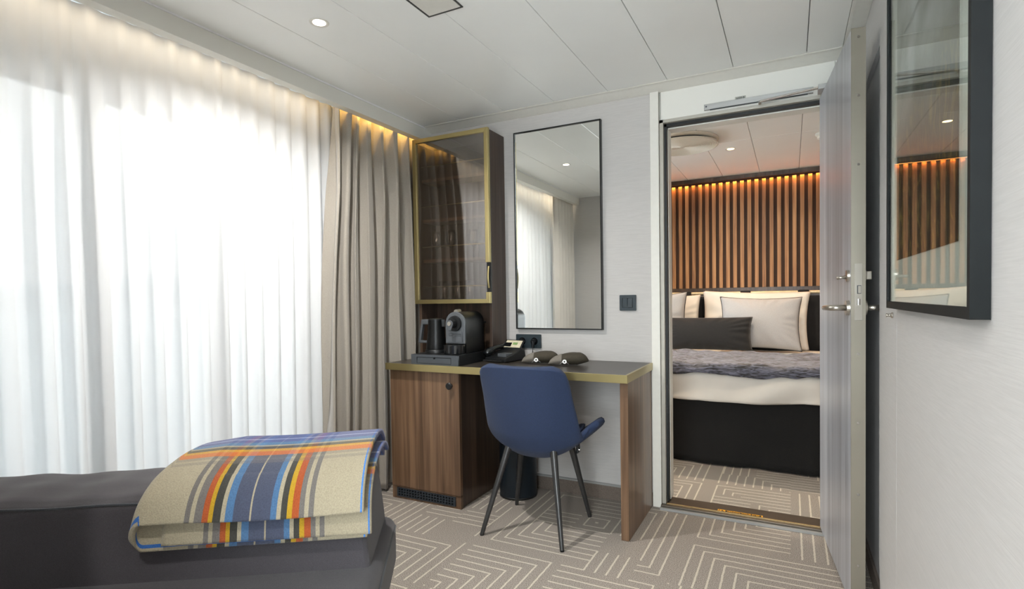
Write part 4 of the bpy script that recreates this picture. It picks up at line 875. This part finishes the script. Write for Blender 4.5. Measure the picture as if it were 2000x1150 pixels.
# ================================================================ SOFA AND BLANKET
SR = math.atan2(.55, .835)
sf = thing('sofa', 'charcoal grey fabric sofa with low bolster back in the foreground', 'sofa', (-.88, 1.0, 0), SR)
def wr(x, y, a): return a * (math.sin(x * 21 + y * 9) + .6 * math.sin(x * 43 - y * 17) + .5 * math.sin(x * 11 + 3))
bm = B()
ZB = .625
prof = [(.0, .42), (.0, .50), (.004, .58), (.008, .612), (.016, ZB - .002), (.035, ZB + .008), (.10, ZB + .020), (.19, ZB + .018), (.25, ZB + .006), (.285, ZB - .02), (.305, ZB - .07), (.31, .50), (.31, .42)]
def back(u, v):
    k = v * (len(prof) - 1); i = min(int(k), len(prof) - 2); f = k - i; y = prof[i][0] * (1 - f) + prof[i + 1][0] * f; z = prof[i][1] * (1 - f) + prof[i + 1][1] * f
    x = -1.12 + 1.08 * u
    drop = max(0, (ZB - z)) * .10; x += drop * (u ** 6)
    if 3 / 12 < v < 10 / 12: z += wr(x, y, .0035) * math.sin(math.pi * (v * 12 - 3) / 7)
    return (x, y, z)
V = grid(bm, back, 60, 49); bm.faces.new([r_ for r_ in V[0]][::-1]); bm.faces.new([r_ for r_ in V[-1]])
obj('back_cushion', bm, 'sofa_grey', sf, smooth=True, local=True, bevel=.012, auto=50)
b = B(); tube(b, [(-1.12 + 1.08 * i / 30, .013, ZB - .004 + .0015 * math.sin(i)) for i in range(31)], .0035, 8); obj('seam_piping', b, 'sofa_dark', sf, smooth=True, local=True)
b = B(); box(b, -.98, .008, -.42, .335, .29, .444); obj('seat_cushion', b, 'sofa_grey', sf, bevel=.035, bseg=6, smooth=True, local=True)
b = B(); tube(b, [(.007, -.38, .417), (.007, .0, .417), (.007, .30, .417)], .004, 8); obj('seat_piping', b, 'sofa_dark', sf, smooth=True, local=True)
b = B(); box(b, -.98, -.02, -.40, .33, .09, .288); obj('sofa_base', b, 'sofa_dark', sf, bevel=.02, bseg=4, local=True)
for x, y in ((-.93, -.35), (-.07, -.35), (-.93, .28), (-.07, .28)):
    b = B(); cyl(b, (x, y, .001), (x, y, .09), .016, .022, 16); obj('leg', b, 'black_metal', sf, smooth=True, local=True, auto=40)
b = B()
# blanket: outer sheet, folded round at its left end, back again underneath and hanging lower
bl = thing('plaid_blanket', 'folded plaid wool blanket in cream, orange, yellow and blue over the sofa back', 'blanket', (-.88, 1.0, .55), SR)
bl.matrix_basis = Matrix.Translation((-.88, 1.0, .55)) @ Matrix.Rotation(SR, 4, 'Z')
path = [(.300, .070), (.255, .098), (.20, .110), (.12, .112), (.05, .102), (.012, .088), (-.012, .066), (-.020, .035), (-.022, .0), (-.022, -.035), (-.022, -.07)]
def pathpt(t):
    k = max(0, min(t, 1)) * (len(path) - 1); i = min(int(k), len(path) - 2); f = k - i
    p0 = path[max(i - 1, 0)]; p1 = path[i]; p2 = path[i + 1]; p3 = path[min(i + 2, len(path) - 1)]
    def cr_(a, b2, c_, d_): return .5 * ((2 * b2) + (-a + c_) * f + (2 * a - 5 * b2 + 4 * c_ - d_) * f * f + (-a + 3 * b2 - 3 * c_ + d_) * f ** 3)
    return Vector((cr_(p0[0], p1[0], p2[0], p3[0]), cr_(p0[1], p1[1], p2[1], p3[1])))
def pathn(t):
    d = pathpt(min(1, t + .01)) - pathpt(max(0, t - .01)); return Vector((d.y, -d.x)).normalized()
BL0, BL1, BR_ = -.490, -.020, .022
def sheet(x_from, x_to, off, tend, nu=60, nv=50, wave=0):
    pass
def blanket_fn(u, v):
    Lt = BL1 - BL0; half = math.pi * BR_; tot = Lt * 2 + half; s_ = u * tot
    if s_ < Lt: x = BL1 - s_; off = .056; lower = 0
    elif s_ < Lt + half: a = (s_ - Lt) / BR_; x = BL0 - BR_ * math.sin(a); off = .034 + .022 * math.cos(a); lower = (1 - math.cos(a)) / 2
    else: x = BL0 + (s_ - Lt - half); off = .012; lower = 1
    tl_ = (BL1 - x) / Lt
    tend = .66 + .185 * lower + .012 * math.sin(3 * tl_ + .4) * (1 - lower)
    t_ = v * tend
    q = pathpt(t_); nn = pathn(t_)
    y = q.x + nn.x * off; z = q.y + nn.y * off
    if t_ > .45: y += -.004 * math.sin(x * 14 + 2) * (t_ - .45)
    z += .004 * math.sin(x * 9 + 1) * (1 if t_ < .5 else .5)
    z -= .012 * max(0, tl_ - .80) / .2 * (1 - t_) * 1.4     # sags at its far left corner
    x -= .030 * (t_ ** 2) * tl_ ; x += .035 * (1 - t_) * tl_ ** 2
    return (x, y, z)
bm = B()
def buv(u, v):
    Lt = BL1 - BL0; half = math.pi * BR_; tot = Lt * 2 + half; s_ = u * tot
    xx = 1 - s_ / Lt if s_ < Lt else (0 if s_ < Lt + half else (s_ - Lt - half) / Lt)
    return (xx, v * (.93 if s_ < Lt else 1.0) * (1 if s_ >= Lt else .995))
grid(bm, blanket_fn, 150, 70, uvf=buv)
obj('outer_fold', bm, 'plaid_wool', bl, smooth=True, solid=.013, local=True)
bm = B()
def inner(u, v):
    x = BL0 + .02 + (BL1 + .012 - BL0 - .02) * u; t_ = .02 + v * .79; q = pathpt(t_); nn = pathn(t_)
    return (x + .04 * (1 - t_) * (1 - u) ** 2, q.x + nn.x * .026, q.y + nn.y * .026)
grid(bm, inner, 40, 50, uvf=lambda u, v: (u, v * .9)); obj('inner_fold', bm, 'plaid_wool', bl, smooth=True, solid=.010, local=True)
